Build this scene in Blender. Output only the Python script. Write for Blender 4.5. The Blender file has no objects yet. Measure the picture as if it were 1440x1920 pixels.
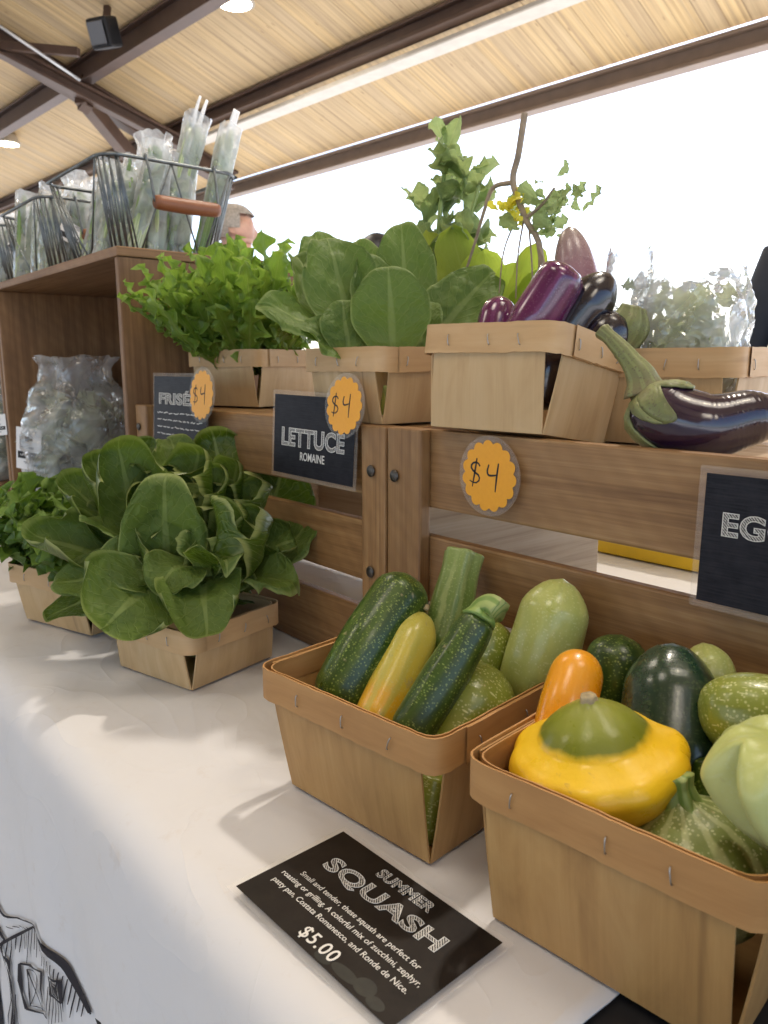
import bpy, bmesh, math, random
from mathutils import Vector, Matrix, noise, Quaternion
R = math.radians
sc = bpy.context.scene
COL = sc.collection
random.seed(7)

# ------------------------------------------------------------------ camera
F_PX, YAW, PITCH = 1442.0, 40.0, 10.6
CAM = Vector((0, 0, .31))            # table top is z = 0, ground is z = GZ
GZ = -.76
_y, _p = R(YAW), R(PITCH)
FW = Vector((-math.cos(_y)*math.cos(_p), math.sin(_y)*math.cos(_p), -math.sin(_p)))
RT = FW.cross(Vector((0, 0, 1))).normalized()
UP = RT.cross(FW)
cam = bpy.data.objects.new('camera', bpy.data.cameras.new('camera'))
COL.objects.link(cam)
cam.matrix_world = Matrix.Translation(CAM) @ Matrix((RT, UP, -FW)).transposed().to_4x4()
cam.data.sensor_fit = 'VERTICAL'
cam.data.sensor_height = 36
cam.data.sensor_width = 27
cam.data.lens = 36*F_PX/1920
cam.data.clip_start = .01
cam.data.clip_end = 2000
cam.data.dof.use_dof = True
cam.data.dof.focus_distance = .60
cam.data.dof.aperture_fstop = 16.0
sc.camera = cam

def ray(u, v):
    return (FW*F_PX + RT*(u-720) - UP*(v-960))/F_PX
def P(u, v, d=None, x=None, y=None, z=None):
    """point in the place seen at photo position u, v, at a depth or on a plane"""
    r = ray(u, v)
    if d is None:
        if x is not None: d = (x-CAM.x)/r.x
        elif y is not None: d = (y-CAM.y)/r.y
        else: d = (z-CAM.z)/r.z
    return CAM + r*d
def cdir(a, b, c):
    return (RT*a + UP*b - FW*c).normalized()

# ------------------------------------------------------------------ world, sun, exposure
w = bpy.data.worlds.new('World'); sc.world = w; w.use_nodes = True
nt = w.node_tree
sky = nt.nodes.new('ShaderNodeTexSky'); sky.sky_type = 'NISHITA'; sky.sun_disc = False
SUN_EL, SUN_AZ = R(52), R(-12)       # azimuth measured from +Y towards +X
sky.sun_elevation = SUN_EL; sky.sun_rotation = SUN_AZ
sky.air_density = .8; sky.dust_density = 2.2
nt.links.new(sky.outputs[0], nt.nodes['Background'].inputs[0])
nt.nodes['Background'].inputs[1].default_value = .15
sd = bpy.data.lights.new('sun', 'SUN'); sd.energy = 4.0; sd.angle = R(.5); sd.color = (1, .95, .87)
so = bpy.data.objects.new('sun', sd); COL.objects.link(so)
dv = Vector((math.sin(SUN_AZ)*math.cos(SUN_EL), math.cos(SUN_AZ)*math.cos(SUN_EL), math.sin(SUN_EL)))
so.rotation_euler = (-dv).to_track_quat('-Z', 'Y').to_euler(); so.location = dv*50
sc.view_settings.view_transform = 'Standard'; sc.view_settings.look = 'None'
sc.view_settings.gamma = 1; sc.view_settings.exposure = 1.62
sc.render.engine = 'CYCLES'
sc.cycles.max_bounces = 10; sc.cycles.diffuse_bounces = 5; sc.cycles.transparent_max_bounces = 24
sc.cycles.transmission_bounces = 8; sc.cycles.sample_clamp_indirect = 6
sc.cycles.caustics_reflective = False; sc.cycles.caustics_refractive = False
sc.cycles.use_denoising = True
LAMP_W = 24                          # radiant watts of one ceiling downlight
LAMP_COL = (1.0, .90, .78)

# ------------------------------------------------------------------ node helpers
class NT:
    def __init__(s, name):
        s.m = bpy.data.materials.new(name); s.m.use_nodes = True
        s.t = s.m.node_tree; s.t.nodes.clear()
        s.out = s.t.nodes.new('ShaderNodeOutputMaterial')
    def n(s, typ, ins=None, **props):
        k = s.t.nodes.new('ShaderNode'+typ)
        for a, b in props.items(): setattr(k, a, b)
        for a, b in (ins or {}).items(): s.put(k.inputs[a], b)
        return k
    def put(s, sock, b):
        if hasattr(b, 'is_output'): s.t.links.new(b, sock)
        elif hasattr(b, 'outputs'): s.t.links.new(b.outputs[0], sock)
        else: sock.default_value = (*b, 1) if isinstance(b, tuple) and len(b) == 3 and sock.type == 'RGBA' else b
    def math(s, op, a, b=0.0, c=0.0, clamp=False):
        k = s.n('Math', operation=op, use_clamp=clamp); s.put(k.inputs[0], a); s.put(k.inputs[1], b)
        if op in ('MULTIPLY_ADD', 'WRAP', 'SMOOTH_MIN', 'COMPARE'): s.put(k.inputs[2], c)
        return k.outputs[0]
    def mix(s, f, a, b, mode='MIX'):
        k = s.n('Mix', data_type='RGBA', blend_type=mode)
        s.put(k.inputs[0], f); s.put(k.inputs[6], a); s.put(k.inputs[7], b)
        return k.outputs[2]
    def ramp(s, f, stops, interp='LINEAR'):
        k = s.n('ValToRGB'); s.put(k.inputs[0], f); e = k.color_ramp.elements; k.color_ramp.interpolation = interp
        while len(e) < len(stops): e.new(.5)
        for q, (p, c) in zip(e, stops): q.position = p; q.color = (*c, 1) if len(c) == 3 else c
        return k.outputs[0]
    def maprange(s, v, a, b, c=0., d=1., smooth=False):
        k = s.n('MapRange', interpolation_type='SMOOTHSTEP' if smooth else 'LINEAR')
        s.put(k.inputs[0], v)
        for i, q in enumerate((a, b, c, d)): k.inputs[i+1].default_value = q
        return k.outputs[0]
    def uv(s, sx=1, sy=1):
        k = s.n('UVMap'); m = s.n('Mapping'); s.t.links.new(k.outputs[0], m.inputs[0]); m.inputs['Scale'].default_value = (sx, sy, 1)
        return m.outputs[0]
    def obj(s, sx=1, sy=1, sz=1):
        k = s.n('TexCoord'); m = s.n('Mapping'); s.t.links.new(k.outputs['Object'], m.inputs[0]); m.inputs['Scale'].default_value = (sx, sy, sz)
        return m.outputs[0]
    def noise(s, vec, scale, detail=4, rough=.55, dist=0.):
        k = s.n('TexNoise', {'Scale': scale, 'Detail': detail, 'Roughness': rough, 'Distortion': dist}); s.put(k.inputs['Vector'], vec)
        return k.outputs[0]
    def bump(s, h, dist=.001, strength=1., normal=None):
        k = s.n('Bump', {'Distance': dist, 'Strength': strength, 'Height': h})
        if normal is not None: s.put(k.inputs['Normal'], normal)
        return k.outputs[0]
    def done(s, shader):
        s.t.links.new(shader.outputs[0] if hasattr(shader, 'outputs') else shader, s.out.inputs[0]); return s.m
    def pbr(s, col, rough=.5, normal=None, **kw):
        d = {'Base Color': col, 'Roughness': rough}
        if normal is not None: d['Normal'] = normal
        d.update(kw)
        return s.n('BsdfPrincipled', d)

def wood(name, dark, mid, light, grain=70, rough=.55, knots=.25, bump=.0004, weave=0, soft=0.):
    t = NT(name); uv = t.uv(1, 1)
    a = t.noise(t.uv(1.6, grain), 2.2, 5, .6, .6)
    b = t.noise(t.uv(5, 8), 2.0, 4, .6)
    c = t.noise(t.uv(4, grain*5), 3, 2, .5)
    f = t.math('ADD', t.math('MULTIPLY', a, .75), t.math('MULTIPLY', c, .25))
    if soft:
        crk = t.maprange(t.noise(t.uv(2.2, 52), 1., 3, .5, .4), .66, .72, 0, .55); bl = t.noise(t.uv(7, 26), 1.5, 4, .6, .8); f = t.math('ADD', t.math('MULTIPLY', f, 1-soft), t.math('MULTIPLY', bl, soft))
    col = t.ramp(f, [(.28, dark), (.5, mid), (.72, light)])
    col = t.mix(t.maprange(b, .35, .75, 0, knots), col, dark)
    if soft: col = t.mix(crk, col, tuple(x*.55 for x in dark))
    gi = t.n('ObjectInfo').outputs['Random']
    col = t.mix(t.maprange(gi, 0, 1, 0, .25), col, dark)
    h = f
    if weave:
        wv = t.n('TexWave', {'Scale': weave, 'Distortion': 2.5, 'Detail': 2, 'Detail Scale': 2.}, wave_type='BANDS', bands_direction='DIAGONAL')
        t.put(wv.inputs['Vector'], uv); h = t.math('ADD', f, t.math('MULTIPLY', wv.outputs[1], .35))
        col = t.mix(t.math('MULTIPLY', wv.outputs[1], .14), col, dark)
    return t.done(t.pbr(col, t.maprange(f, .2, .8, rough+.1, rough-.06), t.bump(h, bump, .7)))

def plain(name, col, rough=.5, metal=0., nscale=0, namt=.15, bump=0., coords='o', **kw):
    t = NT(name); c = col; nrm = None
    if nscale:
        k = t.noise(t.obj(), nscale, 4, .6)
        c = t.mix(t.maprange(k, .3, .7, 0, 1), tuple(x*(1-namt) for x in col), tuple(min(1, x*(1+namt)) for x in col))
        if bump: nrm = t.bump(k, bump, .6)
    return t.done(t.pbr(c, rough, nrm, Metallic=metal, **kw))

def leaf_mat(name, dark, light, vein, rim, trans=.35, bl=.0022, veinamt=.75, rough=.36, ncol=0.5):
    """leaf blade: u runs from stalk to tip, v across, midrib at v = .5"""
    t = NT(name)
    s = t.n('SeparateXYZ'); t.put(s.inputs[0], t.uv()); u, v = s.outputs[0], s.outputs[1]
    av = t.math('ABSOLUTE', t.math('SUBTRACT', v, .5))            # 0..0.5
    wob = t.noise(t.uv(7, 5), 1.0, 3, .5)
    q = t.math('SUBTRACT', t.math('MULTIPLY', u, 8.5), t.math('MULTIPLY', av, 8.0))
    q = t.math('ADD', q, t.math('MULTIPLY', wob, 1.6))
    fr = t.math('ABSOLUTE', t.math('SUBTRACT', t.math('FRACT', q), .5))
    side = t.maprange(fr, .0, .075, 1, 0, True)
    vo = t.n('TexVoronoi', {'Scale': 15., 'Randomness': 1.}, feature='DISTANCE_TO_EDGE'); t.put(vo.inputs['Vector'], t.uv(1.0, .8)); vo.inputs['Scale'].default_value = 11.
    ret = t.maprange(vo.outputs[0], .0, .07, 1, 0, True)
    midw = t.maprange(u, 0, 1, .075, .008)
    mid = t.maprange(t.math('DIVIDE', av, midw), .55, 1.25, 1, 0, True)
    ed = t.math('MAXIMUM', t.maprange(av, .468, .49, 0, 1, True), t.maprange(u, .965, .99, 0, 1, True))
    vv = t.math('MAXIMUM', mid, t.math('MULTIPLY', t.math('MAXIMUM', t.math('MULTIPLY', side, .62), t.math('MULTIPLY', ret, .16)), 1.0))
    big = t.noise(t.uv(3, 2.2), 1.3, 3, .55)
    rnd = t.n('ObjectInfo').outputs['Random']
    col = t.mix(t.maprange(big, .3, .72, 0, 1), dark, light)
    col = t.mix(t.maprange(u, .0, .35, .75, 0), col, vein)
    at = t.n('Attribute', attribute_name='tone'); col = t.mix(at.outputs['Fac'], col, light)
    col = t.mix(t.math('MULTIPLY', vv, veinamt), col, vein)
    col = t.mix(t.math('MULTIPLY', ed, .8), col, rim)
    back = t.n('NewGeometry').outputs['Backfacing']
    pale = t.mix(.45, col, tuple(min(1, x*1.3+.03) for x in light))
    col2 = t.mix(back, col, pale)
    h = t.math('SUBTRACT', t.math('MULTIPLY', t.maprange(vo.outputs[0], 0, .3, 0, 1, True), .8), t.math('MULTIPLY', t.math('MAXIMUM', mid, side), .7))
    h2 = t.noise(t.uv(30, 22), 1., 2, .5)
    nrm = t.bump(t.math('ADD', t.math('MULTIPLY', h, .6), t.math('MULTIPLY', h2, .12)), bl, .55)
    a = t.pbr(col2, t.mix(back, (rough,)*3, (.6,)*3), nrm, **{'Specular IOR Level': .38})
    tr = t.n('BsdfTranslucent', {'Color': t.mix(.5, col2, tuple(min(1, x*2.2) for x in light)), 'Normal': nrm})
    mx = t.n('MixShader', {0: trans}); t.put(mx.inputs[1], a.outputs[0]); t.put(mx.inputs[2], tr.outputs[0])
    return t.done(mx)

def skin_mat(name, stops, speck=None, speckscale=(60, 22), speckamt=.8, stripe=0, stripecol=None, rough=.34, coat=.06, bump=.0006, mott=.25, mottcol=None):
    """vegetable skin: u runs base to tip (ramp stops), v round it"""
    t = NT(name)
    s = t.n('SeparateXYZ'); t.put(s.inputs[0], t.uv()); u, v = s.outputs[0], s.outputs[1]
    ob = t.obj()
    big = t.noise(ob, 28, 4, .6)
    uu = t.math('ADD', u, t.math('MULTIPLY', t.math('SUBTRACT', big, .5), .16))
    col = t.ramp(uu, stops)
    if mottcol: col = t.mix(t.maprange(t.noise(ob, 45, 5, .65), .42, .7, 0, mott), col, mottcol)
    if stripe:
        sv = t.math('SINE', t.math('ADD', t.math('MULTIPLY', v, 6.28318*stripe), t.math('MULTIPLY', t.noise(ob, 60, 3), 3.0)))
        col = t.mix(t.math('MULTIPLY', t.maprange(sv, .1, .9, 0, 1, True), .75), col, stripecol)
    h = t.noise(ob, 130, 3, .6)
    if speck:
        vo = t.n('TexVoronoi', {'Scale': 1., 'Randomness': 1.}); t.put(vo.inputs['Vector'], t.uv(*speckscale))
        sz = t.maprange(t.noise(ob, 70, 2), .35, .7, .12, .34)
        sp = t.maprange(t.math('DIVIDE', vo.outputs['Distance'], sz), .55, 1.0, 1, 0, True)
        vo2 = t.n('TexVoronoi', {'Scale': 420., 'Randomness': 1.}); t.put(vo2.inputs['Vector'], ob)
        sp2 = t.maprange(vo2.outputs['Distance'], .14, .40, .95, 0, True)
        sp2 = t.math('MULTIPLY', sp2, t.maprange(t.noise(ob, 90, 2), .34, .52, 0, 1))
        col = t.mix(t.math('MULTIPLY', t.math('MAXIMUM', sp, sp2), speckamt), col, speck)
    scr = t.noise(t.obj(40, 40, 40), 1., 5, .7)
    if rough > .25:
        sc1 = t.maprange(t.noise(t.obj(95, 95, 60), 1., 3, .6, .5), .66, .72, 0, .55); col = t.mix(sc1, col, (.36, .30, .16))
    rg = t.maprange(scr, .35, .7, rough-.06, rough+.14)
    return t.done(t.pbr(col, rg, t.bump(t.math('ADD', h, t.math('MULTIPLY', big, 1.5)), bump, .5), **{'Coat Weight': coat, 'Coat Roughness': .12, 'Subsurface Weight': .06, 'Subsurface Radius': (.01, .006, .003), 'Subsurface Scale': .5}))

def film_mat(name, tint=(1, 1, 1), white=.10, gloss=.55, crink=.004, sc_=30):
    """clear crinkled plastic film"""
    t = NT(name); ob = t.obj()
    n1 = t.noise(ob, sc_, 3, .6, .8); n2 = t.n('TexVoronoi', {'Scale': sc_*.8}, feature='DISTANCE_TO_EDGE'); t.put(n2.inputs['Vector'], ob)
    h = t.math('ADD', n1, t.math('MULTIPLY', n2.outputs[0], 1.2))
    nrm = t.bump(h, crink, 1.)
    tr = t.n('BsdfTransparent', {'Color': tint})
    gl = t.n('BsdfGlossy', {'Color': (1, 1, 1), 'Roughness': .09, 'Normal': nrm})
    lw = t.n('LayerWeight', {'Blend': .32, 'Normal': nrm})
    m1 = t.n('MixShader', {0: t.math('MULTIPLY', lw.outputs['Fresnel'], gloss, clamp=True)}); t.put(m1.inputs[1], tr.outputs[0]); t.put(m1.inputs[2], gl.outputs[0])
    df = t.n('BsdfDiffuse', {'Color': (.9, .93, .95), 'Normal': nrm}); tl = t.n('BsdfTranslucent', {'Color': (.9, .93, .95), 'Normal': nrm})
    md = t.n('MixShader', {0: .5}); t.put(md.inputs[1], df.outputs[0]); t.put(md.inputs[2], tl.outputs[0])
    m2 = t.n('MixShader', {0: t.maprange(h, .3, 1.1, white*.4, white*1.8)}); t.put(m2.inputs[1], m1.outputs[0]); t.put(m2.inputs[2], md.outputs[0])
    return t.done(m2)

# ------------------------------------------------------------------ object helpers
def tag(o, label=None, cat=None, group=None, kind=None):
    if label: o['label'] = label
    if cat: o['category'] = cat
    if group: o['group'] = group
    if kind: o['kind'] = kind
    return o
def thing(name, loc, label, cat, group=None, rot=None):
    o = bpy.data.objects.new(name, None); COL.objects.link(o); o.empty_display_size = .02
    M = Matrix.Translation(Vector(loc))
    if rot is not None: M = M @ rot.to_4x4()
    o.matrix_world = M
    return tag(o, label, cat, group)
def smooth(me, on=True):
    me.polygons.foreach_set('use_smooth', [on]*len(me.polygons))
def link(name, bm, mat, parent=None, sm=False, local=True):
    """bmesh -> one object; vertices are in the parent's space when local, else in world space"""
    me = bpy.data.meshes.new(name); bm.to_mesh(me); bm.free()
    o = bpy.data.objects.new(name, me); COL.objects.link(o)
    for m in (mat if isinstance(mat, (list, tuple)) else [mat]): me.materials.append(m)
    if sm: smooth(me)
    if parent is not None:
        o.parent = parent
        if not local: me.transform(parent_world(parent).inverted())
    return o
def parent_world(o):
    M = o.matrix_basis.copy()
    while o.parent is not None:
        o = o.parent; M = o.matrix_basis @ M
    return M
def copy_tree(o, parent=None):
    c = o.copy(); COL.objects.link(c)
    if parent is not None: c.parent = parent
    for ch in [k for k in bpy.data.objects if k.parent == o]: copy_tree(ch, c)
    return c
def uvl(bm): return bm.loops.layers.uv.verify()

def box(bm, c, size, M=None, bev=.0015, grain=None, seg=1):
    """bevelled box with grain-direction UVs in metres"""
    b = bmesh.new(); bmesh.ops.create_cube(b, size=1)
    bmesh.ops.scale(b, vec=Vector(size), verts=b.verts)
    if bev: bmesh.ops.bevel(b, geom=b.edges[:], offset=bev, segments=seg, affect='EDGES', profile=.6)
    uv = b.loops.layers.uv.verify()
    g = grain if grain is not None else max(range(3), key=lambda i: size[i])
    o1, o2 = random.uniform(0, 50), random.uniform(0, 50)
    for f in b.faces:
        n = f.normal; ax = max(range(3), key=lambda i: abs(n[i]))
        oth = [i for i in range(3) if i not in (g, ax)]
        for l in f.loops:
            p = l.vert.co
            if ax == g: l[uv].uv = (o1+p[(g+1) % 3]*.3, o2+p[(g+2) % 3])
            else: l[uv].uv = (o1+p[g], o2+p[oth[0]]+ax*.37)
    T = Matrix.Translation(Vector(c))
    if M is not None: T = T @ M.to_4x4()
    b.transform(T); add(bm, b)
def add(bm, b):
    me = bpy.data.meshes.new('tmp'); b.to_mesh(me); b.free(); bm.from_mesh(me); bpy.data.meshes.remove(me)
def bar(bm, a, b, w, h, bev=.004, up=Vector((0, 0, 1))):
    a, b = Vector(a), Vector(b); d = b-a; x = d.normalized(); y = up.cross(x).normalized(); z = x.cross(y)
    box(bm, (a+b)/2, (d.length, w, h), Matrix((x, y, z)).transposed(), bev, 0)
def ibeam(bm, a, b, w, h, tf=.02, tw=.014):
    a, b = Vector(a), Vector(b); x = (b-a).normalized(); y = Vector((0, 0, 1)).cross(x).normalized(); z = x.cross(y)
    for off, ww, hh in ((0, tw, h-2*tf), (h/2-tf/2, w, tf), (-h/2+tf/2, w, tf)):
        bar(bm, a+z*off, b+z*off, ww, hh, .002)

def spline(pts, n):
    pts = [Vector(p) for p in pts]
    if len(pts) == 2: return [pts[0].lerp(pts[1], i/(n-1)) for i in range(n)]
    q = [pts[0]*2-pts[1]]+pts+[pts[-1]*2-pts[-2]]; out = []
    for i in range(n):
        t = i/(n-1)*(len(pts)-1); k = min(int(t), len(pts)-2); f = t-k
        a, b, c, d = q[k:k+4]
        out.append(.5*((2*b)+(c-a)*f+(2*a-5*b+4*c-d)*f*f+(3*b-a-3*c+d)*f**3))
    return out
def lerp_list(tr, t):
    for (a, x), (b, y) in zip(tr, tr[1:]):
        if t <= b:
            f = (t-a)/(b-a) if b > a else 0
            f = f*f*(3-2*f)*.5+f*.5
            return x+(y-x)*f
    return tr[-1][1]
def tube(bm, pts, rad, n=40, m=20, shape=None, caps=True, u0=0., u1=1.):
    """sweep with radius list [(t, r)] or number; shape(t, ang) multiplies the radius"""
    uv = uvl(bm); path = spline(pts, n); rings = []
    tan = [(path[min(i+1, n-1)]-path[max(i-1, 0)]).normalized() for i in range(n)]
    ref = Vector((0, 0, 1)) if abs(tan[0].z) < .9 else Vector((0, 1, 0))
    side = tan[0].cross(ref).normalized()
    for i in range(n):
        side = (side-tan[i]*side.dot(tan[i])).normalized(); up = side.cross(tan[i]); t = i/(n-1)
        r = rad if isinstance(rad, (int, float)) else lerp_list(rad, t)
        ring = []
        for j in range(m):
            a = 2*math.pi*j/m; rr = r*(shape(t, a) if shape else 1)
            ring.append(bm.verts.new(path[i]+(side*math.cos(a)+up*math.sin(a))*rr))
        rings.append(ring)
    for i in range(n-1):
        for j in range(m):
            f = bm.faces.new((rings[i][j], rings[i][(j+1) % m], rings[i+1][(j+1) % m], rings[i+1][j])); f.smooth = True
            for l, (ti, tj) in zip(f.loops, ((i, j), (i, j+1), (i+1, j+1), (i+1, j))):
                l[uv].uv = (u0+(u1-u0)*ti/(n-1), tj/m)
    if caps:
        for ring, u in ((rings[0][::-1], u0), (rings[-1], u1)):
            f = bm.faces.new(ring); f.smooth = True
            for k, l in enumerate(f.loops): l[uv].uv = (u, k/m)
    return bm
def blob(rs, k0=.35, k1=.35):
    """radius list for a body with rounded ends"""
    out = []
    N = 26
    for i in range(N+1):
        t = i/N; r = lerp_list(rs, t)
        e = 1.
        if t < k0*.5: e = math.sqrt(max(0, 1-(1-t/(k0*.5))**2))
        if t > 1-k1*.5: e = min(e, math.sqrt(max(0, 1-(1-(1-t)/(k1*.5))**2)))
        out.append((t, max(r*e, .0006)))
    return out
def eased(t):      # denser rings at both ends
    return t
def tubeobj(name, pts, rad, mat, parent=None, n=40, m=20, shape=None, local=False):
    b = bmesh.new(); tube(b, pts, rad, n, m, shape); bmesh.ops.recalc_face_normals(b, faces=b.faces)
    return link(name, b, mat, parent, True, local)

def text(name, s, size, M, mat, parent, align='CENTER', fat=0., outline=0., ext=.00012, shear=0., space=1., lines=1.):
    """flat lettering in the parent's local plane; M is local 4x4"""
    cu = bpy.data.curves.new('tmp_text', 'FONT'); cu.body = s; cu.size = size; cu.align_x = align; cu.align_y = 'CENTER'
    cu.offset = fat; cu.extrude = ext; cu.shear = shear; cu.space_character = space; cu.space_line = lines; cu.resolution_u = 4
    if outline:
        cu.fill_mode = 'NONE'; cu.extrude = 0; cu.bevel_depth = outline; cu.bevel_resolution = 0
    o = bpy.data.objects.new('tmp_text', cu); COL.objects.link(o)
    dg = bpy.context.evaluated_depsgraph_get(); me = bpy.data.meshes.new_from_object(o.evaluated_get(dg))
    bpy.data.objects.remove(o); bpy.data.curves.remove(cu)
    me.name = name; me.transform(M); me.materials.clear(); me.materials.append(mat)
    q = bpy.data.objects.new(name, me); COL.objects.link(q); q.parent = parent
    return q
def strokes(bm, polys, width, z=0., n=14, taper=True, mapf=None):
    """ink strokes as flat ribbons on the xy plane (or through mapf)"""
    for p in polys:
        path = spline([Vector((*q, 0)) for q in p], n if len(p) > 2 else 4); L = []
        for i, a in enumerate(path):
            t = (path[min(i+1, len(path)-1)]-path[max(i-1, 0)]).normalized(); s = Vector((-t.y, t.x, 0))
            wd = width*(.5 if not taper else .5*(.55+.45*math.sin(math.pi*min(1, .15+.85*i/(len(path)-1)))))
            L.append((a+s*wd, a-s*wd))
        V = []
        for a, b in L:
            row = []
            for q in (a, b):
                q = Vector((q.x, q.y, z)) if mapf is None else mapf(q.x, q.y)
                row.append(bm.verts.new(q))
            V.append(row)
        for a, b in zip(V, V[1:]): bm.faces.new((a[0], a[1], b[1], b[0]))
# ------------------------------------------------------------------ materials
M = {}
M['crate'] = wood('crate_wood', (.135, .064, .023), (.325, .178, .070), (.46, .285, .125), 42, .5, .4, .0005, 26)
M['crate_old'] = wood('crate_wood_dark', (.12, .056, .023), (.28, .150, .063), (.39, .225, .105), 42, .55, .5, .0005, 20)
M['crate_in'] = wood('crate_wood_pale_lit', (.30, .20, .12), (.52, .39, .25), (.62, .49, .34), 36, .6, .3, .0004)  # pale inner wood, with the light falling into the crate put into its colour
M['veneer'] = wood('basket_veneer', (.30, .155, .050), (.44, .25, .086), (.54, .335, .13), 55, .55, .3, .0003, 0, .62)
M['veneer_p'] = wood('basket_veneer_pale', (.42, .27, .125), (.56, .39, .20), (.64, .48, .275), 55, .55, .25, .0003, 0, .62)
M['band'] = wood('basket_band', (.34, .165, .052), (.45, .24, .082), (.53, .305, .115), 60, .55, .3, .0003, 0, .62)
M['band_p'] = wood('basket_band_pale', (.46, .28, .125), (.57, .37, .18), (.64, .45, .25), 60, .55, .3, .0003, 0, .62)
M['staple'] = plain('staple_steel', (.45, .43, .40), .35, 1.)
M['screw'] = plain('screw_steel', (.10, .09, .08), .4, .9)
M['steel'] = plain('brown_steel', (.085, .048, .032), .5, .0, 9, .18)
M['steel_e'] = plain('brown_steel_glare', (.22, .155, .11), .5, .0, 9, .12)  # same brown steel for the eave beam, sky glare mixed into the colour
M['steel_l'] = plain('pale_steel', (.55, .50, .42), .4, .0, 9, .1)
M['conduit'] = plain('grey_conduit', (.5, .5, .5), .35, .7)
M['black'] = plain('black_plastic', (.012, .012, .013), .45)
M['wire'] = plain('galvanised_wire', (.16, .175, .18), .42, .85, 60, .3)
M['grip'] = wood('handle_wood', (.13, .04, .015), (.25, .09, .035), (.33, .13, .055), 90, .4, .2)
M['label'] = plain('label_paper', (.80, .80, .80), .55)
M['ink'] = plain('black_ink', (.015, .014, .016), .6)
M['print_ink'] = plain('cloth_print_ink', (.018, .015, .02), .85)
M['chalk'] = plain('chalk_white', (.72, .71, .68), .7)
M['film'] = film_mat('sleeve_film', (1, 1, 1), .38, 1.5, .008, 24)
M['bag'] = film_mat('bag_film', (.99, .995, .995), .28, 2.2, .020, 17)
M['stem'] = skin_mat('pale_green_stem', [(0, (.20, .30, .07)), (1, (.30, .36, .12))], None, stripe=6, stripecol=(.10, .20, .03), rough=.45, coat=.0)
M['stemend'] = plain('cut_stem', (.34, .27, .15), .7, 0, 220, .35, .0006)

t = NT('card_print'); nn = t.noise(t.obj(), 55, 6, .7); n3 = t.noise(t.obj(40, 900, 40), 1, 2)
c = t.mix(t.maprange(nn, .35, .75, 0, 1), (.012, .012, .017), (.026, .026, .033)); c = t.mix(t.maprange(n3, .4, .7, 0, .5), c, (.035, .035, .042))
M['card'] = t.done(t.pbr(c, .42, None, **{'Specular IOR Level': .10}))
t = NT('card_print_warm'); nn = t.noise(t.obj(), 55, 6, .7)
c = t.mix(t.maprange(nn, .35, .75, 0, 1), (.010, .007, .006), (.022, .017, .014))
M['card_w'] = t.done(t.pbr(c, .42, None, **{'Coat Weight': .06, 'Coat Roughness': .3, 'Specular IOR Level': .2}))
t = NT('laminate'); tr = t.n('BsdfTransparent'); g = t.pbr((.85, .83, .80), .12, None)
mx = t.n('MixShader', {0: .07}); t.put(mx.inputs[1], tr.outputs[0]); t.put(mx.inputs[2], g.outputs[0]); M['lam'] = t.done(mx)
t = NT('orange_paper'); nn = t.noise(t.obj(), 300, 3)
M['orange'] = t.done(t.pbr(t.mix(nn, (.78, .33, .008), (.86, .39, .012)), .5, None, **{'Coat Weight': .2, 'Coat Roughness': .3}))
t = NT('chalk_hatch'); wv = t.n('TexWave', {'Scale': 330., 'Distortion': 1.6, 'Detail': 2., 'Detail Scale': 3.}, bands_direction='DIAGONAL'); t.put(wv.inputs['Vector'], t.obj())
n2 = t.noise(t.obj(), 700, 3, .7)
f = t.math('MULTIPLY', t.maprange(wv.outputs[1], .42, .62, 0, 1), t.maprange(n2, .35, .5, .35, 1))
M['hatch'] = t.done(t.pbr(t.mix(f, (.02, .019, .02), (.62, .61, .58)), .7))

# cloth
t = NT('white_tablecloth'); ob = t.obj()
st = t.noise(ob, 9, 4, .6); st2 = t.noise(ob, 38, 5, .7); wv = t.noise(t.obj(900, 900, 900), 1, 2)
c = t.mix(t.maprange(st, .45, .75, 0, .22), (.66, .655, .665), (.61, .58, .545)); c = t.mix(t.maprange(st2, .60, .8, 0, .35), c, (.50, .41, .32))
cr = t.noise(t.obj(7, 15, 7), 1, 2.2, .5, .9); cr2 = t.noise(t.obj(30, 55, 30), 1, 4, .6, .6)
rdg = lambda v, k: t.math('POWER', t.math('SUBTRACT', 1.0, t.math('ABSOLUTE', t.math('MULTIPLY_ADD', v, 2.0, -1.0))), k)
h = t.math('ADD', t.math('ADD', t.math('MULTIPLY', cr, .8), t.math('MULTIPLY', cr2, .05)), t.math('ADD', t.math('MULTIPLY', rdg(t.noise(t.obj(5, 9, 5), 1., 2, .45, .7), 22), .22), t.math('MULTIPLY', rdg(t.noise(t.obj(14, 8, 10), 1., 2, .45, .5), 26), .10)))
M['cloth'] = t.done(t.pbr(c, .85, t.bump(wv, .0002, .15, t.bump(h, .006, .34)), **{'Sheen Weight': .15}))
M['cover'] = plain('black_cloth', (.010, .009, .010), .85, 0, 40, .3, .001)

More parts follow.
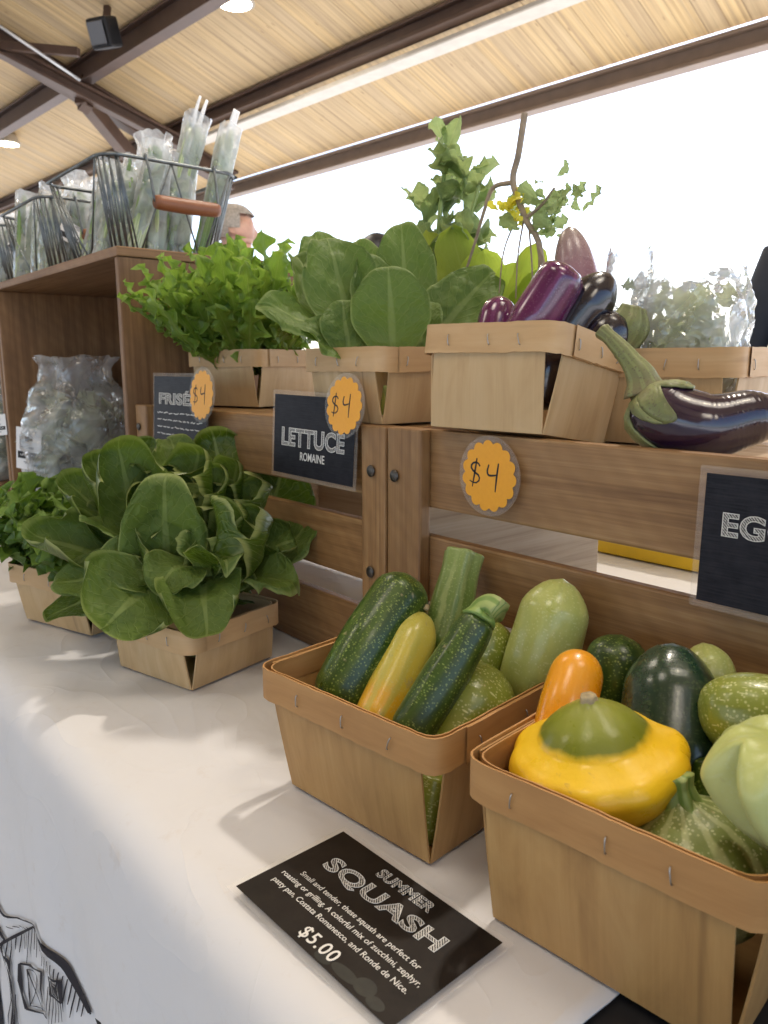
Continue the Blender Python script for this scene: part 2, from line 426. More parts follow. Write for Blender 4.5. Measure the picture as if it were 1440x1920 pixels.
# leaves
M['romaine'] = leaf_mat('romaine_leaf', (.022, .050, .004), (.085, .138, .010), (.27, .33, .10), (.34, .38, .13), .27)
M['romaine_t'] = leaf_mat('romaine_leaf_upright', (.038, .080, .010), (.10, .165, .020), (.30, .36, .13), (.32, .37, .13), .34, .0016, .75)
M['curly'] = leaf_mat('curly_leaf', (.075, .155, .012), (.205, .32, .045), (.36, .43, .14), (.30, .40, .08), .42, .0012, .4)
M['curly_d'] = leaf_mat('curly_leaf_dark', (.045, .095, .007), (.11, .19, .020), (.18, .30, .07), (.14, .24, .04), .34, .0012, .4)
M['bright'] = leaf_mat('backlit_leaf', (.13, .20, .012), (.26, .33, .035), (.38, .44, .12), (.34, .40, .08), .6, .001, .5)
M['pale'] = leaf_mat('pale_leaf', (.26, .33, .14), (.42, .46, .25), (.5, .53, .34), (.5, .52, .34), .45, .001, .3)
M['hazeleaf'] = leaf_mat('hazed_green_leaf', (.11, .17, .06), (.25, .32, .13), (.34, .40, .22), (.34, .38, .22), .58, .001, .4)  # green leaf washed out, backlight glare and haze painted into its colours
M['bagleaf'] = leaf_mat('bagged_leaf', (.22, .32, .14), (.58, .64, .46), (.74, .76, .62), (.66, .7, .5), .4, .001, .5)

# squash and aubergine skins
M['zuc'] = skin_mat('dark_zucchini_skin', [(0, (.034, .070, .006)), (.9, (.026, .058, .006)), (1, (.06, .10, .015))], (.26, .33, .07), (90, 34), .75, 7, (.058, .105, .010), .32, .14, .0005)
M['zuc2'] = skin_mat('deep_zucchini_skin', [(0, (.030, .062, .007)), (1, (.022, .050, .007))], (.26, .33, .08), (60, 26), .75, 6, (.048, .09, .010), .32, .14, .0005)
M['zuc3'] = skin_mat('blackish_zucchini_skin', [(0, (.010, .026, .012)), (1, (.012, .034, .016))], (.10, .15, .06), (55, 22), .35, 0, None, .24, .45, .0005)
M['zephyr'] = skin_mat('two_tone_squash_skin', [(0, (.66, .37, .020)), (.27, (.68, .39, .020)), (.36, (.58, .44, .045)), (.7, (.58, .47, .07)), (1, (.46, .43, .08))], (.62, .60, .28), (80, 30), .25, 8, (.52, .46, .09), .32, .3, .0004)
M['green'] = skin_mat('light_green_squash_skin', [(0, (.21, .24, .028)), (.5, (.20, .235, .028)), (1, (.22, .25, .035))], (.54, .55, .24), (34, 16), .9, 0, None, .34, .25, .0007)
M['pale_sq'] = skin_mat('pale_squash_skin', [(0, (.50, .46, .13)), (.25, (.41, .44, .12)), (1, (.44, .47, .14))], (.56, .58, .28), (40, 16), .6, 9, (.37, .41, .11), .33, .3, .0006, .35, (.28, .33, .09))
M['orange_sq'] = skin_mat('orange_squash_skin', [(0, (.75, .28, .006)), (1, (.72, .30, .010))], (.80, .45, .06), (60, 20), .2, 0, None, .28, .35, .0004)
M['pale_pan'] = skin_mat('pale_patty_pan_skin', [(0, (.36, .41, .11)), (.5, (.50, .53, .20)), (1, (.58, .60, .27))], (.52, .56, .30), (20, 12), .3, 0, None, .4, .2, .0006)
M['ronde'] = skin_mat('streaked_round_squash_skin', [(0, (.10, .14, .028)), (.55, (.14, .185, .040)), (.85, (.20, .24, .065)), (1, (.16, .20, .05))], (.46, .49, .25), (30, 26), .95, 13, (.40, .43, .20), .38, .2, .0008)
M['egg_purple'] = skin_mat('violet_aubergine_skin', [(0, (.12, .012, .07)), (.6, (.10, .012, .065)), (1, (.07, .010, .05))], (.30, .14, .25), (30, 40), .2, 9, (.15, .03, .11), .16, .8, .0003)
M['egg_black'] = skin_mat('black_aubergine_skin', [(0, (.010, .005, .012)), (1, (.008, .005, .010))], None, rough=.2, coat=.8, bump=.0003)
M['egg'] = skin_mat('dark_aubergine_skin', [(0, (.030, .008, .028)), (.25, (.022, .007, .024)), (1, (.012, .006, .016))], None, rough=.17, coat=.9, bump=.0004)
M['calyx'] = skin_mat('aubergine_calyx', [(0, (.17, .14, .065)), (.4, (.17, .19, .060)), (1, (.14, .15, .050))], (.10, .07, .045), (24, 14), .6, 9, (.22, .24, .09), .5, .05, .0012, .4, (.13, .11, .06))

# patty pan: colour set by height on the fruit (yellow with a green cap)
t = NT('yellow_patty_pan_skin'); s = t.n('SeparateXYZ'); t.put(s.inputs[0], t.uv()); ob = t.obj()
k = t.math('ADD', s.outputs[0], t.math('MULTIPLY', t.math('SUBTRACT', t.noise(ob, 45, 5), .5), .09))
c = t.ramp(k, [(0, (.72, .37, .008)), (.30, (.78, .43, .010)), (.55, (.80, .50, .014)), (.700, (.74, .47, .016)), (.735, (.15, .165, .010)), (.85, (.20, .22, .018)), (.96, (.25, .26, .04))])
st = t.maprange(t.noise(ob, 20, 3), .56, .66, 0, .55); c = t.mix(t.maprange(t.noise(ob, 120, 4, .6, .6), .66, .72, 0, .5), c, (.42, .25, .06)); c = t.mix(t.math('MULTIPLY', st, t.maprange(s.outputs[0], .25, .45, 1, 0)), c, (.42, .36, .02))
M['patty'] = t.done(t.pbr(c, t.maprange(t.noise(ob, 60, 5), .3, .7, .24, .48), t.bump(t.noise(ob, 70, 4), .0010, .6), **{'Coat Weight': .15, 'Coat Roughness': .1, 'Subsurface Weight': .08, 'Subsurface Radius': (.01, .006, .002), 'Subsurface Scale': .5}))
# ------------------------------------------------------------------ setting: ground, pavilion
t = NT('pavement'); ob = t.obj(); n1 = t.noise(ob, 1.2, 6, .65); n2 = t.noise(ob, 30, 4, .7)
M['ground'] = t.done(t.pbr(t.mix(n2, t.mix(n1, (.43, .44, .46), (.53, .54, .56)), (.49, .50, .52)), .85, t.bump(n2, .004, .4)))
b = bmesh.new(); bmesh.ops.create_grid(b, x_segments=4, y_segments=4, size=600)
g = link('ground', b, M['ground']); g.location.z = GZ; tag(g, kind='structure')

t = NT('roof_boards'); uv = t.uv()
sp = t.n('SeparateXYZ'); t.put(sp.inputs[0], uv); V = sp.outputs[1]; U = sp.outputs[0]
PB = 8.5
cell = t.math('FLOOR', t.math('MULTIPLY', V, PB)); fr = t.math('FRACT', t.math('MULTIPLY', V, PB))
gap = t.math('MULTIPLY', t.maprange(fr, 0, .07, 1, 0), t.maprange(t.noise(t.uv(.8, 3), 1., 3), .35, .65, .2, 1))
wn = t.n('TexWhiteNoise', noise_dimensions='1D'); t.put(wn.inputs['W'], cell)
cb = t.n('CombineXYZ'); t.put(cb.inputs[0], t.math('MULTIPLY', U, .9)); t.put(cb.inputs[1], t.math('MULTIPLY', V, 60)); t.put(cb.inputs[2], t.math('MULTIPLY', wn.outputs[0], 50))
gr = t.noise(cb.outputs[0], 1., 5, .6, .5)
kn = t.n('TexVoronoi', {'Scale': 3.2}); t.put(kn.inputs['Vector'], t.uv(1.4, 6.))
c = t.ramp(gr, [(.3, (.47, .31, .14)), (.52, (.66, .47, .225)), (.75, (.74, .56, .30))])
c = t.mix(t.maprange(wn.outputs[0], 0, 1, 0, .7), c, (.50, .38, .235)); c = t.mix(t.maprange(t.noise(t.uv(.7, 22), 1.3, 5, .65), .44, .64, 0, .7), c, (.36, .25, .14))
c = t.mix(t.maprange(kn.outputs['Distance'], .03, .12, .8, 0), c, (.20, .10, .04))
c = t.mix(t.math('MULTIPLY', gap, .75), c, (.16, .09, .04))
M['deck'] = t.done(t.pbr(c, .6, t.bump(t.math('SUBTRACT', gr, t.math('MULTIPLY', gap, 2)), .006, .6)))
ME = t = None
SL = .333                                    # roof slope
def roof_z(y): return 2.159 + (4.6-y)*SL     # underside of the boards
ROT = R(4.3)                                # the shed is turned a little against the stall
shed = thing('market_pavilion', (0, 0, GZ), 'open-sided market pavilion with tan board ceiling on brown steel beams', 'pavilion', rot=Matrix.Rotation(ROT, 3, 'Z'))
SH = parent_world(shed)
def sh(p): return SH.inverted() @ Vector(p)        # world -> shed
RIDGE = -1.6
def shP(u, v, y=None, off=None):
    """point in the shed's frame on a plane y, or at a height off the boards"""
    A = sh(CAM); d = sh(CAM+ray(u, v))-A
    t = (y-A.y)/d.y if off is None else (2.159+4.6*SL+off-GZ-A.z-SL*A.y)/(d.z+SL*d.y)
    return A+d*t
def shz(y): return roof_z(y)-GZ
# boards: two slopes, 4 cm thick, grain runs down the slope
b = bmesh.new(); uv = uvl(b)
for sgn in (1, -1):
    y0, y1 = (RIDGE, 4.62) if sgn > 0 else (RIDGE, RIDGE-(4.62-RIDGE))
    for top in (0, .05):
        vs = [b.verts.new((x, y, (shz(y) if sgn > 0 else shz(2*RIDGE-y))+top)) for x, y in ((-19, y0), (5, y0), (5, y1), (-19, y1))]
        f = b.faces.new(vs)
        for l in f.loops: l[uv].uv = (l.vert.co.y*1.05, l.vert.co.x)
link('roof_deck', b, M['deck'], shed)
# fascia / eave beams and purlins run along x (each its own part)
def beam_at(pts, y, off, h, w_):
    b = bmesh.new(); z = (shz(y) if y >= RIDGE else shz(2*RIDGE-y))-off
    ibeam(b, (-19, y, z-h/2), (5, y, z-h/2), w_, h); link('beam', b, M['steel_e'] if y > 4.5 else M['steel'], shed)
for y, off, h in ((4.66, .0, .125), (3.79, .0, .115), (2.94, .0, .175), (1.95, .0, .18), (.9, .0, .18), (RIDGE, .02, .26), (-4.1, .012, .18), (-5.9, .012, .18), (-7.7, .012, .15)):
    beam_at(None, y, off, h, .10)
b = bmesh.new(); z = shz(3.87)-.145; box(b, (-7, 3.88, z), (24, .14, .03), None, .006); link('cable_tray', b, M['steel_l'], shed)
# main frames: rafter against the boards, bottom chord, braces, posts
for fx in (-12.2, -6.72, -1.2, 4.2):
    b = bmesh.new(); e = .10
    ibeam(b, (fx, RIDGE, shz(RIDGE)-e), (fx, 4.5, shz(4.5)-e), .13, .18); ibeam(b, (fx, RIDGE, shz(RIDGE)-e), (fx, 2*RIDGE-4.5, shz(4.5)-e), .13, .18)
    link('rafter', b, M['steel'], shed)
    if fx < -5:
        k = fx+6.72; K = lambda p, dx=0.: Vector((p.x+k, p.y, p.z))
        c0, c1_, c2_, c3 = shP(-60, 60, off=-.3), shP(155, 172, off=-.3), shP(240, 215, off=-.3), shP(345, 272, off=-.3)
        b = bmesh.new(); ibeam(b, K(c0), K(c3), .10, .10); link('bottom_chord', b, M['steel'], shed)
        t0 = K(shP(158, 150, off=-.12)); t1 = K(shP(160, 205, off=-.40))
        b = bmesh.new(); bar(b, t0, t1, .09, .09, .004, Vector((1, 0, 0))); link('king_post', b, M['steel'], shed)
        b = bmesh.new(); bar(b, K(shP(150, 178, off=-.32)), K(shP(252, 302, off=-.34)), .09, .13); link('brace', b, M['steel'], shed)
        b = bmesh.new(); bar(b, K(shP(-40, 82, off=-.3)), K(shP(148, 98, off=-.22)), .05, .06); link('brace', b, M['steel'], shed)
        b = bmesh.new(); tube(b, [K(shP(-40, 22, off=-.3)), K(shP(150, 150, off=-.3))], .012, 4, 8); link('conduit', b, M['conduit'], shed, True)
pq = shP(268, 330, y=3.85)
for fx, yy in ((pq.x-5.5, 3.85), (pq.x, 3.85), (4.2, 3.85), (-12.2, -6.8), (-6.72, -6.8), (-1.2, -6.8), (4.2, -6.8)):
    b = bmesh.new(); box(b, (fx, yy, (shz(yy if yy > 0 else 2*RIDGE-yy)-.2)/2), (.13, .13, shz(yy if yy > 0 else 2*RIDGE-yy)-.2), None, .01); link('post', b, M['steel'], shed)

# ceiling lamps
t = NT('lamp_glow'); M['glow'] = t.done(t.n('Emission', {'Color': (1, .86, .60), 'Strength': 9.}))
def lamp(loc, label, gain=1., soft=.06):
    loc = Vector(loc)
    L = thing('ceiling_lamp', loc, label, 'lamp', 'downlights under the pavilion roof')
    b = bmesh.new(); tube(b, [(0, 0, .10), (0, 0, .03), (0, 0, -.02)], [(0, .05), (.35, .10), (1, .125)], 8, 28); link('housing', b, M['steel_l'], L, True)
    b = bmesh.new(); bmesh.ops.create_circle(b, cap_ends=True, radius=.105, segments=28); bmesh.ops.translate(b, vec=(0, 0, -.0235), verts=b.verts)
    link('diffuser', b, M['glow'], L)
    ld = bpy.data.lights.new('downlight', 'SPOT'); ld.energy = LAMP_W*gain; ld.color = LAMP_COL; ld.shadow_soft_size = soft; ld.spot_size = R(165); ld.spot_blend = .5
    lo = bpy.data.objects.new('downlight', ld); COL.objects.link(lo); lo.parent = L; lo.location = (0, 0, -.09)
    return L
lamp(SH @ shP(440, 0, off=-.10), 'round ceiling downlight at the top edge of the photo above the leek basket')
lamp(SH @ shP(14, 266, off=-.10), 'small oval ceiling downlight at the left edge below the brown truss')
for q in ((-1.0, 1.70, 2.95), (.5, .75, 3.1), (-3.2, .7, 3.1), (-.6, -.9, 3.1), (2.6, -1.4, 3.1), (-3.4, -2.2, 3.1)):
    lamp(q, 'one of the ceiling downlights over the stall, out of the picture', *((2.5, .08) if q[1] > 1.5 else (.85, .55)))
# loudspeaker on the beam
s = SH @ shP(196, 62, off=-.20)
sp_ = thing('floodlight', s, 'small black floodlight fixed to the brown roof beam', 'floodlight', rot=Matrix.Rotation(R(30), 3, 'Z'))
b = bmesh.new(); box(b, (0, 0, 0), (.17, .14, .19), Matrix.Rotation(R(20), 3, 'X'), .02, seg=2); link('housing', b, M['black'], sp_)
b = bmesh.new(); box(b, (0, -.085, -.03), (.13, .01, .14), Matrix.Rotation(R(20), 3, 'X'), .004); link('lens', b, plain('dark_glass', (.05, .05, .055), .1), sp_)
b = bmesh.new(); bar(b, (0, .02, .05), (0, .05, .20), .05, .03); link('bracket', b, M['steel'], sp_)

# ------------------------------------------------------------------ table, cloth, print
YF, YB = .168, 1.32
def fold(x, z):
    k = min(1, max(0, -z/.30)); k = k*k*(3-2*k)
    return k*(.013*math.sin(x*17+1.1*math.sin(x*5)-z*7)+.006*math.sin(x*37+z*11+2+math.sin(x*9))+.012*noise.noise(Vector((x*9+z*5, z*4, 3)))+.004*noise.noise(Vector((x*30+z*22, z*9, 7))))
def cloth_y(x, z): return YF-.003-fold(x, z)-.035*min(1, -z)        # front face of the hanging cloth, for z < -.04
def drape(x0, x1, nx, zlow, off, rag=0., wrinkle=.0017):
    b = bmesh.new(); uv = uvl(b); prof = []
    for i in range(38): prof.append((YB+(YF+.03-YB)*(i/37)**.85, 0, 0))
    for i in range(1, 9):
        a = i/8*math.pi/2; prof.append((YF+.03-.033*math.sin(a), -.033*(1-math.cos(a)), 0))
    for i in range(1, 40): prof.append((None, -.033+(zlow+.033)*i/39, 1))
    rows = []
    for i in range(nx+1):
        x = x0+(x1-x0)*i/nx; row = []
        for (y, z, hang) in prof:
            xx = x
            if i == nx and rag: xx += rag*noise.noise(Vector((0, (y if y is not None else z)*60, 1)))
            if hang: co = Vector((xx, cloth_y(xx, z)-off, z))
            else:
                wr = wrinkle*noise.noise(Vector((xx*7, y*15, 0)))+wrinkle*.5*noise.noise(Vector((xx*16+y*12, y*22, 5)))
                co = Vector((xx, y-(off if z < 0 else 0), z+off+(wr if z == 0 else wr*.5)-.0014))
            row.append(b.verts.new(co))
        rows.append(row)
    for i in range(nx):
        for j in range(len(prof)-1):
            f = b.faces.new((rows[i][j], rows[i][j+1], rows[i+1][j+1], rows[i+1][j])); f.smooth = True
            for l in f.loops: l[uv].uv = (l.vert.co.x, l.vert.co.y)
    return b
tb = thing('market_table', (0, .6, GZ), 'long market table under a fitted black cover', 'table')
b = drape(-3.2, 1.3, 90, GZ+.03, -.0045, 0, .0002); link('table_cover', b, M['cover'], tb, True, False)
b = bmesh.new(); box(b, (-.95, .75, -.026), (4.3, 1.10, .03), None, .004); link('tabletop', b, M['steel_l'], tb, False, False)
for x in (-2.9, -1., 1.):
    for y in (.3, 1.2):
        b = bmesh.new(); tube(b, [(x, y, -.045), (x, y, GZ)], .014, 2, 10); link('leg', b, M['conduit'], tb, True, False)
b = drape(-3.1, -.183, 260, -.62, .0, .004); cloth = link('tablecloth', b, M['cloth'], None, True)
sol = cloth.modifiers.new('thickness', 'SOLIDIFY'); sol.thickness = .0012; sol.offset = -1
tag(cloth, 'white tablecloth hanging over the front table edge with a barn drawing printed on it', 'tablecloth')
# the printed barn: pen strokes given in the photo's coordinates, laid on the hanging face of the cloth
def on_cloth(u, v):
    q = P(u, v, y=.155); return Vector((q.x, cloth_y(q.x, q.z)-.0022, q.z))
def zc(p): return (p[0]/1355*480, 1240+p[1]/1920*680)
b = bmesh.new()
big = [[(0, 1080), (30, 1115), (55, 1172)], [(0, 1150), (45, 1215), (75, 1290), (100, 1330), (150, 1362), (190, 1392)], [(0, 1240), (40, 1290), (75, 1370), (100, 1440)],
       [(85, 1470), (120, 1435), (190, 1395)], [(190, 1395), (240, 1490), (300, 1610), (330, 1720), (355, 1810), (382, 1920)], [(85, 1470), (100, 1560), (115, 1680), (118, 1800), (122, 1920)],
       [(0, 1400), (45, 1450), (80, 1560), (100, 1680), (112, 1830), (118, 1920)], [(100, 1440), (92, 1500)], [(92, 1500), (120, 1560), (125, 1650)], [(95, 1560), (110, 1600), (125, 1640)]]
strokes(b, [[zc(q) for q in p] for p in big], 2.6, mapf=on_cloth)
strokes(b, [[zc(q) for q in [(190, 1400), (240, 1490), (300, 1610), (332, 1720), (380, 1910)]], [zc(q) for q in [(88, 1462), (130, 1432), (188, 1402)]]], 6., mapf=on_cloth)
win = [[(145, 1580), (230, 1640), (240, 1895), (160, 1830), (145, 1580)], [(262, 1665), (305, 1700), (318, 1815), (268, 1765), (262, 1665)]]
for wpoly in win: strokes(b, [[zc(a), zc(c_)] for a, c_ in zip(wpoly, wpoly[1:])], 3.2, mapf=on_cloth, taper=False)
win = [[(168, 1618), (215, 1655), (222, 1855), (176, 1815), (168, 1618)], [(168, 1618), (222, 1855)], [(215, 1655), (176, 1815)], [(275, 1690), (298, 1715), (306, 1790), (279, 1760), (275, 1690)]]
for wpoly in win: strokes(b, [[zc(a), zc(c_)] for a, c_ in zip(wpoly, wpoly[1:])], 1.3, mapf=on_cloth, taper=False)
strokes(b, [[zc((283, 1712)), zc((302, 1775))], [zc((287, 1715)), zc((303, 1765))], [zc((291, 1720)), zc((303, 1752))]], 3.0, mapf=on_cloth)
rr = random.Random(3)
for i in range(26):                           # plank hatching on the gable
    x = 98+i*10.5; top = 1465-(x-98)*.75 if x < 190 else 1400+(x-190)*2.35
    L0 = rr.uniform(60, 170)
    if top < 1850: strokes(b, [[zc((x, top)), zc((x+4, min(1915, top+L0)))]], 1.1, mapf=on_cloth)
    if 1620 < 1915 and (x < 140 or x > 245): strokes(b, [[zc((x+2, max(top+20, 1700+rr.uniform(-60, 60)))), zc((x+7, 1915))]], 1.1, mapf=on_cloth) if top < 1680 else None
for i in range(16): strokes(b, [[zc((2+i*5.4, 1250+i*8)), zc((6+i*5.6, 1330+i*9+rr.uniform(0, 40)))]], 1.0, mapf=on_cloth)
for i in range(26):                           # dark flank of the silo
    y0 = 1410+i*19; strokes(b, [[zc((0, y0)), zc((18+i*1.6, y0+60)), zc((42+i*2.2, y0+190))]], 5.0, mapf=on_cloth)
for i in range(5): strokes(b, [[zc((100+i*15, 1375+i*6)), zc((118+i*15, 1395+i*5))]], 1., mapf=on_cloth)
link('barn_drawing', b, M['print_ink'], cloth, False, False)

# ------------------------------------------------------------------ crates
def slat(name, c_, size, par, mat=None, grain=None, sc_screws=()):
    b = bmesh.new(); box(b, c_, size, None, .0022, grain, 2); o = link(name, b, mat or M['crate'], par, False, False)
    return o
def screws(par, pts):
    for p in pts:
        b = bmesh.new(); bmesh.ops.create_uvsphere(b, u_segments=14, v_segments=8, radius=.0058); bmesh.ops.scale(b, vec=(1, .35, 1), verts=b.verts); bmesh.ops.translate(b, vec=p, verts=b.verts)
        link('screw', b, M['screw'], par, True, False)
def crate(x0, x1, label, deck_z, deck_mat, postl, postr):
    cr = thing('wooden_crate', ((x0+x1)/2, .62, 0), label, 'crate', 'slatted crates turned on their sides')
    y = .470; th = .011; dp = .31
    a, c_ = x0+postl*.6, x1-postr*.6
    for z0, z1 in ((.0, .069), (.098, .1605), (.1865, .2565)):
        slat('slat', ((x0+x1)/2, y+th/2, (z0+z1)/2), (x1-x0-.004, th, z1-z0), cr)
    for px, pw in ((x0+postl/2, postl), (x1-postr/2, postr)):          # corner posts stand proud of the slats
        if pw: slat('corner_post', (px, y-.0065, .1285), (pw-.0015, .0125, .257), cr, None, 2)
    for k, (ya, yb) in enumerate(((.4815, .572), (.577, .672), (.677, .775))):   # boards on top
        slat('top_board', ((x0+x1)/2, (ya+yb)/2, deck_z-.006), (x1-x0-.006, yb-ya, .0115), cr, deck_mat)
    if postr > .035: slat('back_board', ((x0+x1)/2-.04, .781, .080), (x1-x0-.10, .010, .085), cr, M['crate_in'])
    for ex in (x0+.010, x1-.010):                                      # end panels with a gap
        slat('end_panel', (ex, .63, (deck_z-.0125)/2), (.014, .292, deck_z-.0125), cr, M['crate_in'], 1)
    return cr
c1 = crate(-.541, .07, 'slatted wooden crate carrying the aubergine basket, long front board with an orange tag', .2445, M['crate_in'], .047, .03)
screws(c1, [(-.5285, .4555, .213), ])
c2 = crate(-1.121, -.5425, 'slatted wooden crate below the romaine and frisée baskets', .2545, M['crate'], .04, .0375)
screws(c2, [(-.5625, .4555, .214), (-.5640, .4555, .115), (-1.108, .4555, .225)])
def tall_crate(x0, x1, label, group):
    cr = thing('tall_crate', ((x0+x1)/2, .6, 0), label, 'crate', group); H = .468; y0, y1 = .448, .752
    for x, nm in ((x0+.007, 'side_panel'), (x1-.007, 'side_panel')):
        slat(nm, (x, (y0+y1)/2, H/2), (.014, y1-y0, H), cr, M['crate_old'], 2)
    slat('top_panel', ((x0+x1)/2, (y0+y1)/2, H+.0075), (x1-x0+.004, y1-y0+.004, .014), cr, M['crate_old'], 0)
    slat('bottom_panel', ((x0+x1)/2, (y0+y1)/2, .008), (x1-x0-.03, y1-y0-.01, .012), cr, M['crate_old'], 0)
    for k in range(4):
        z0 = .018+k*.113; slat('back_board', ((x0+x1)/2, y1-.006, z0+.053), (x1-x0-.03, .010, .106), cr, M['crate_old'], 0)
    return cr
tall_crate(-1.80, -1.128, 'tall dark wooden crate open to the front with bagged greens inside', 'tall crates at the far end')
tall_crate(-2.50, -1.81, 'tall dark wooden crate at the left edge under the farthest wire baskets', 'tall crates at the far end')

# ------------------------------------------------------------------ chip baskets
def chip_basket(c_, rot, tilt, sb, sr, h, label, cat='basket', pale=False, writing=False):
    Rm = Matrix.Rotation(R(tilt[0]), 3, 'X') @ Matrix.Rotation(R(tilt[1]), 3, 'Y') @ Matrix.Rotation(R(rot), 3, 'Z')
    bk = thing('chip_basket', c_, label, cat, 'wood veneer produce baskets', Rm)
    mv, mb = (M['veneer_p'], M['band_p']) if pale else (M['veneer'], M['band'])
    th = .0014; bandh = .0225
    rnd = random.Random(int(abs(c_[0])*1e4))
    for k in range(4):                                   # four tapered veneer sides
        b = bmesh.new(); uv = uvl(b); ux, uy = rnd.uniform(0, 40), rnd.uniform(0, 40)
        nu, nv = 10, 10; grid = []
        for i in range(nu+1):
            row = []
            for j in range(nv+1):
                s, v = -1+2*i/nu, j/nv
                hw = (sb/2*.985)*(1-v)+(sr/2-.0125)*v
                out = sb/2+(sr-sb)/2*v+.0022*math.sin(math.pi*v)*(1-s*s*.6)
                z = .001+(h-.002)*v
                row.append((s*hw, -out, z))
            grid.append(row)
        A = Matrix.Rotation(k*math.pi/2, 3, 'Z')
        for inner in (0, 1):
            V = [[b.verts.new(A @ Vector((p[0], p[1]+inner*th, p[2]))) for p in row] for row in grid]
            if inner: V2 = V
            else: V1 = V
        def quad(q, crd):
            f = b.faces.new(q); f.smooth = False
            for l, (a_, b_) in zip(f.loops, crd): l[uv].uv = (ux+b_*h, uy+a_*sb)
        for i in range(nu):
            for j in range(nv):
                cr_ = [(i/nu, j/nv), ((i+1)/nu, j/nv), ((i+1)/nu, (j+1)/nv), (i/nu, (j+1)/nv)]
                f = quad((V1[i][j], V1[i+1][j], V1[i+1][j+1], V1[i][j+1]), cr_)
                quad((V2[i][j+1], V2[i+1][j+1], V2[i+1][j], V2[i][j]), cr_[::-1])
        for i in range(nu):
            for j0 in (0, nv): quad((V1[i][j0], V2[i][j0], V2[i+1][j0], V1[i+1][j0]), [(i/nu, j0/nv)]*4)
        for j in range(nv):
            for i0 in (0, nu): quad((V1[i0][j], V1[i0][j+1], V2[i0][j+1], V2[i0][j]), [(0, j/nv)]*4)
        bmesh.ops.recalc_face_normals(b, faces=b.faces)
        link('side_panel', b, mv, bk)
    b = bmesh.new(); box(b, (0, 0, .0022), (sb*.985, sb*.985, .0026), None, .0004, 0); link('base', b, mv, bk)
    def band(name, gr, zlo, zhi, t_, wav, a0=0., a1=1.):
        b = bmesh.new(); uv = uvl(b); n = 96; cor = .012; half = sr/2+gr; pts = []
        per = []
        for k in range(4):
            for i in range(24):
                f = i/24
                a = k*math.pi/2
                if f < .16: ang = (f/.16-1)*.5*math.pi*.5; loc = Vector((half-cor, -(half-cor), 0))
                L = None
                s = -1+2*f
                x, y = s, -1.
                per.append((Matrix.Rotation(a, 3, 'Z') @ Vector((s*half, -half, 0))))
        # round the corners: superellipse-like clamp
        out = []
        for p in per:
            q = Vector((p.x, p.y, 0)); ax, ay = abs(q.x), abs(q.y); c0 = half-cor
            if ax > c0 and ay > c0:
                d = Vector((ax-c0, ay-c0, 0)); d = d.normalized()*cor if d.length > cor else d
                q = Vector((math.copysign(c0+d.x, q.x), math.copysign(c0+d.y, q.y), 0))
            else:                                       # slight bow of the long runs
                q *= 1+.006*math.cos(q.x/half*1.5)*math.cos(q.y/half*1.5)
            out.append(q)
        N = len(out); R4 = []
        for i, p in enumerate(out):
            nrm = p.normalized(); wv = wav*(noise.noise(Vector((i*.13, c_[0]*9, 0)))+.7*noise.noise(Vector((i*.9, c_[0]*9, 4))))
            R4.append([b.verts.new(Vector((p.x, p.y, zlo+wv))-nrm*.0), b.verts.new(Vector((p.x, p.y, zhi+wv*.6))), b.verts.new(Vector((p.x, p.y, zhi+wv*.6))-nrm*t_), b.verts.new(Vector((p.x, p.y, zlo+wv))-nrm*t_)])
        i0, i1 = int(a0*N), int(a1*N); rngI = range(i0, i1)
        o1 = rnd.uniform(0, 30)
        for i in rngI:
            a_, c2_ = R4[i % N], R4[(i+1) % N]
            for k in range(4):
                q = (a_[k], c2_[k], c2_[(k+1) % 4], a_[(k+1) % 4])
                f = b.faces.new(q); f.smooth = k in (0, 2)
                vv = [0, 1, 1.06, .06]
                for e_ in f.edges:
                    if e_.verts[0] in a_ and e_.verts[1] in c2_ or e_.verts[1] in a_ and e_.verts[0] in c2_: e_.smooth = False
                f.smooth = True
                for l, (ii, kk) in zip(f.loops, ((i, k), (i+1, k), (i+1, (k+1) % 4), (i, (k+1) % 4))): l[uv].uv = (o1+ii/N*sr*4, o1+(zlo if kk in (0, 3) else zhi)+(.03 if kk > 1 else 0))
        loose = [v for v in b.verts if not v.link_faces]; bmesh.ops.delete(b, geom=loose, context='VERTS')
        bmesh.ops.recalc_face_normals(b, faces=b.faces)
        return link(name, b, mb, bk)
    rb = band('rim_band', .0014, h-bandh, h+.001, .0013, .0011)
    band('rim_band_overlap', .0030, h-bandh+.0006, h+.0014, .0012, .0011, .30, .47).parent = rb
    band('inner_band', -.0030, h-bandh*.8, h-.0002, .0012, .0011)
    for k in range(4):                                   # wire staples in the band
        for f in (-.52, .08, .55):
            A = Matrix.Rotation(k*math.pi/2, 3, 'Z'); x = (f+rnd.uniform(-.08, .08))*sr/2; z = h-bandh*.55; lean = rnd.uniform(-.35, .35)
            yo = -(sr/2+.0031) if .30 < (k+(f+1)/2)/4 < .47 else -(sr/2+.0022)
            yo -= .0006
            pts = [A @ Vector((x-lean*.004, yo+.0009, z-.0042)), A @ Vector((x-lean*.003, yo-.0004, z-.003)), A @ Vector((x+lean*.003, yo-.0004, z+.003)), A @ Vector((x+lean*.004, yo+.0009, z+.0042))]
            b = bmesh.new(); tube(b, pts, .00042, 10, 6); link('staple', b, M['staple'], bk, True)
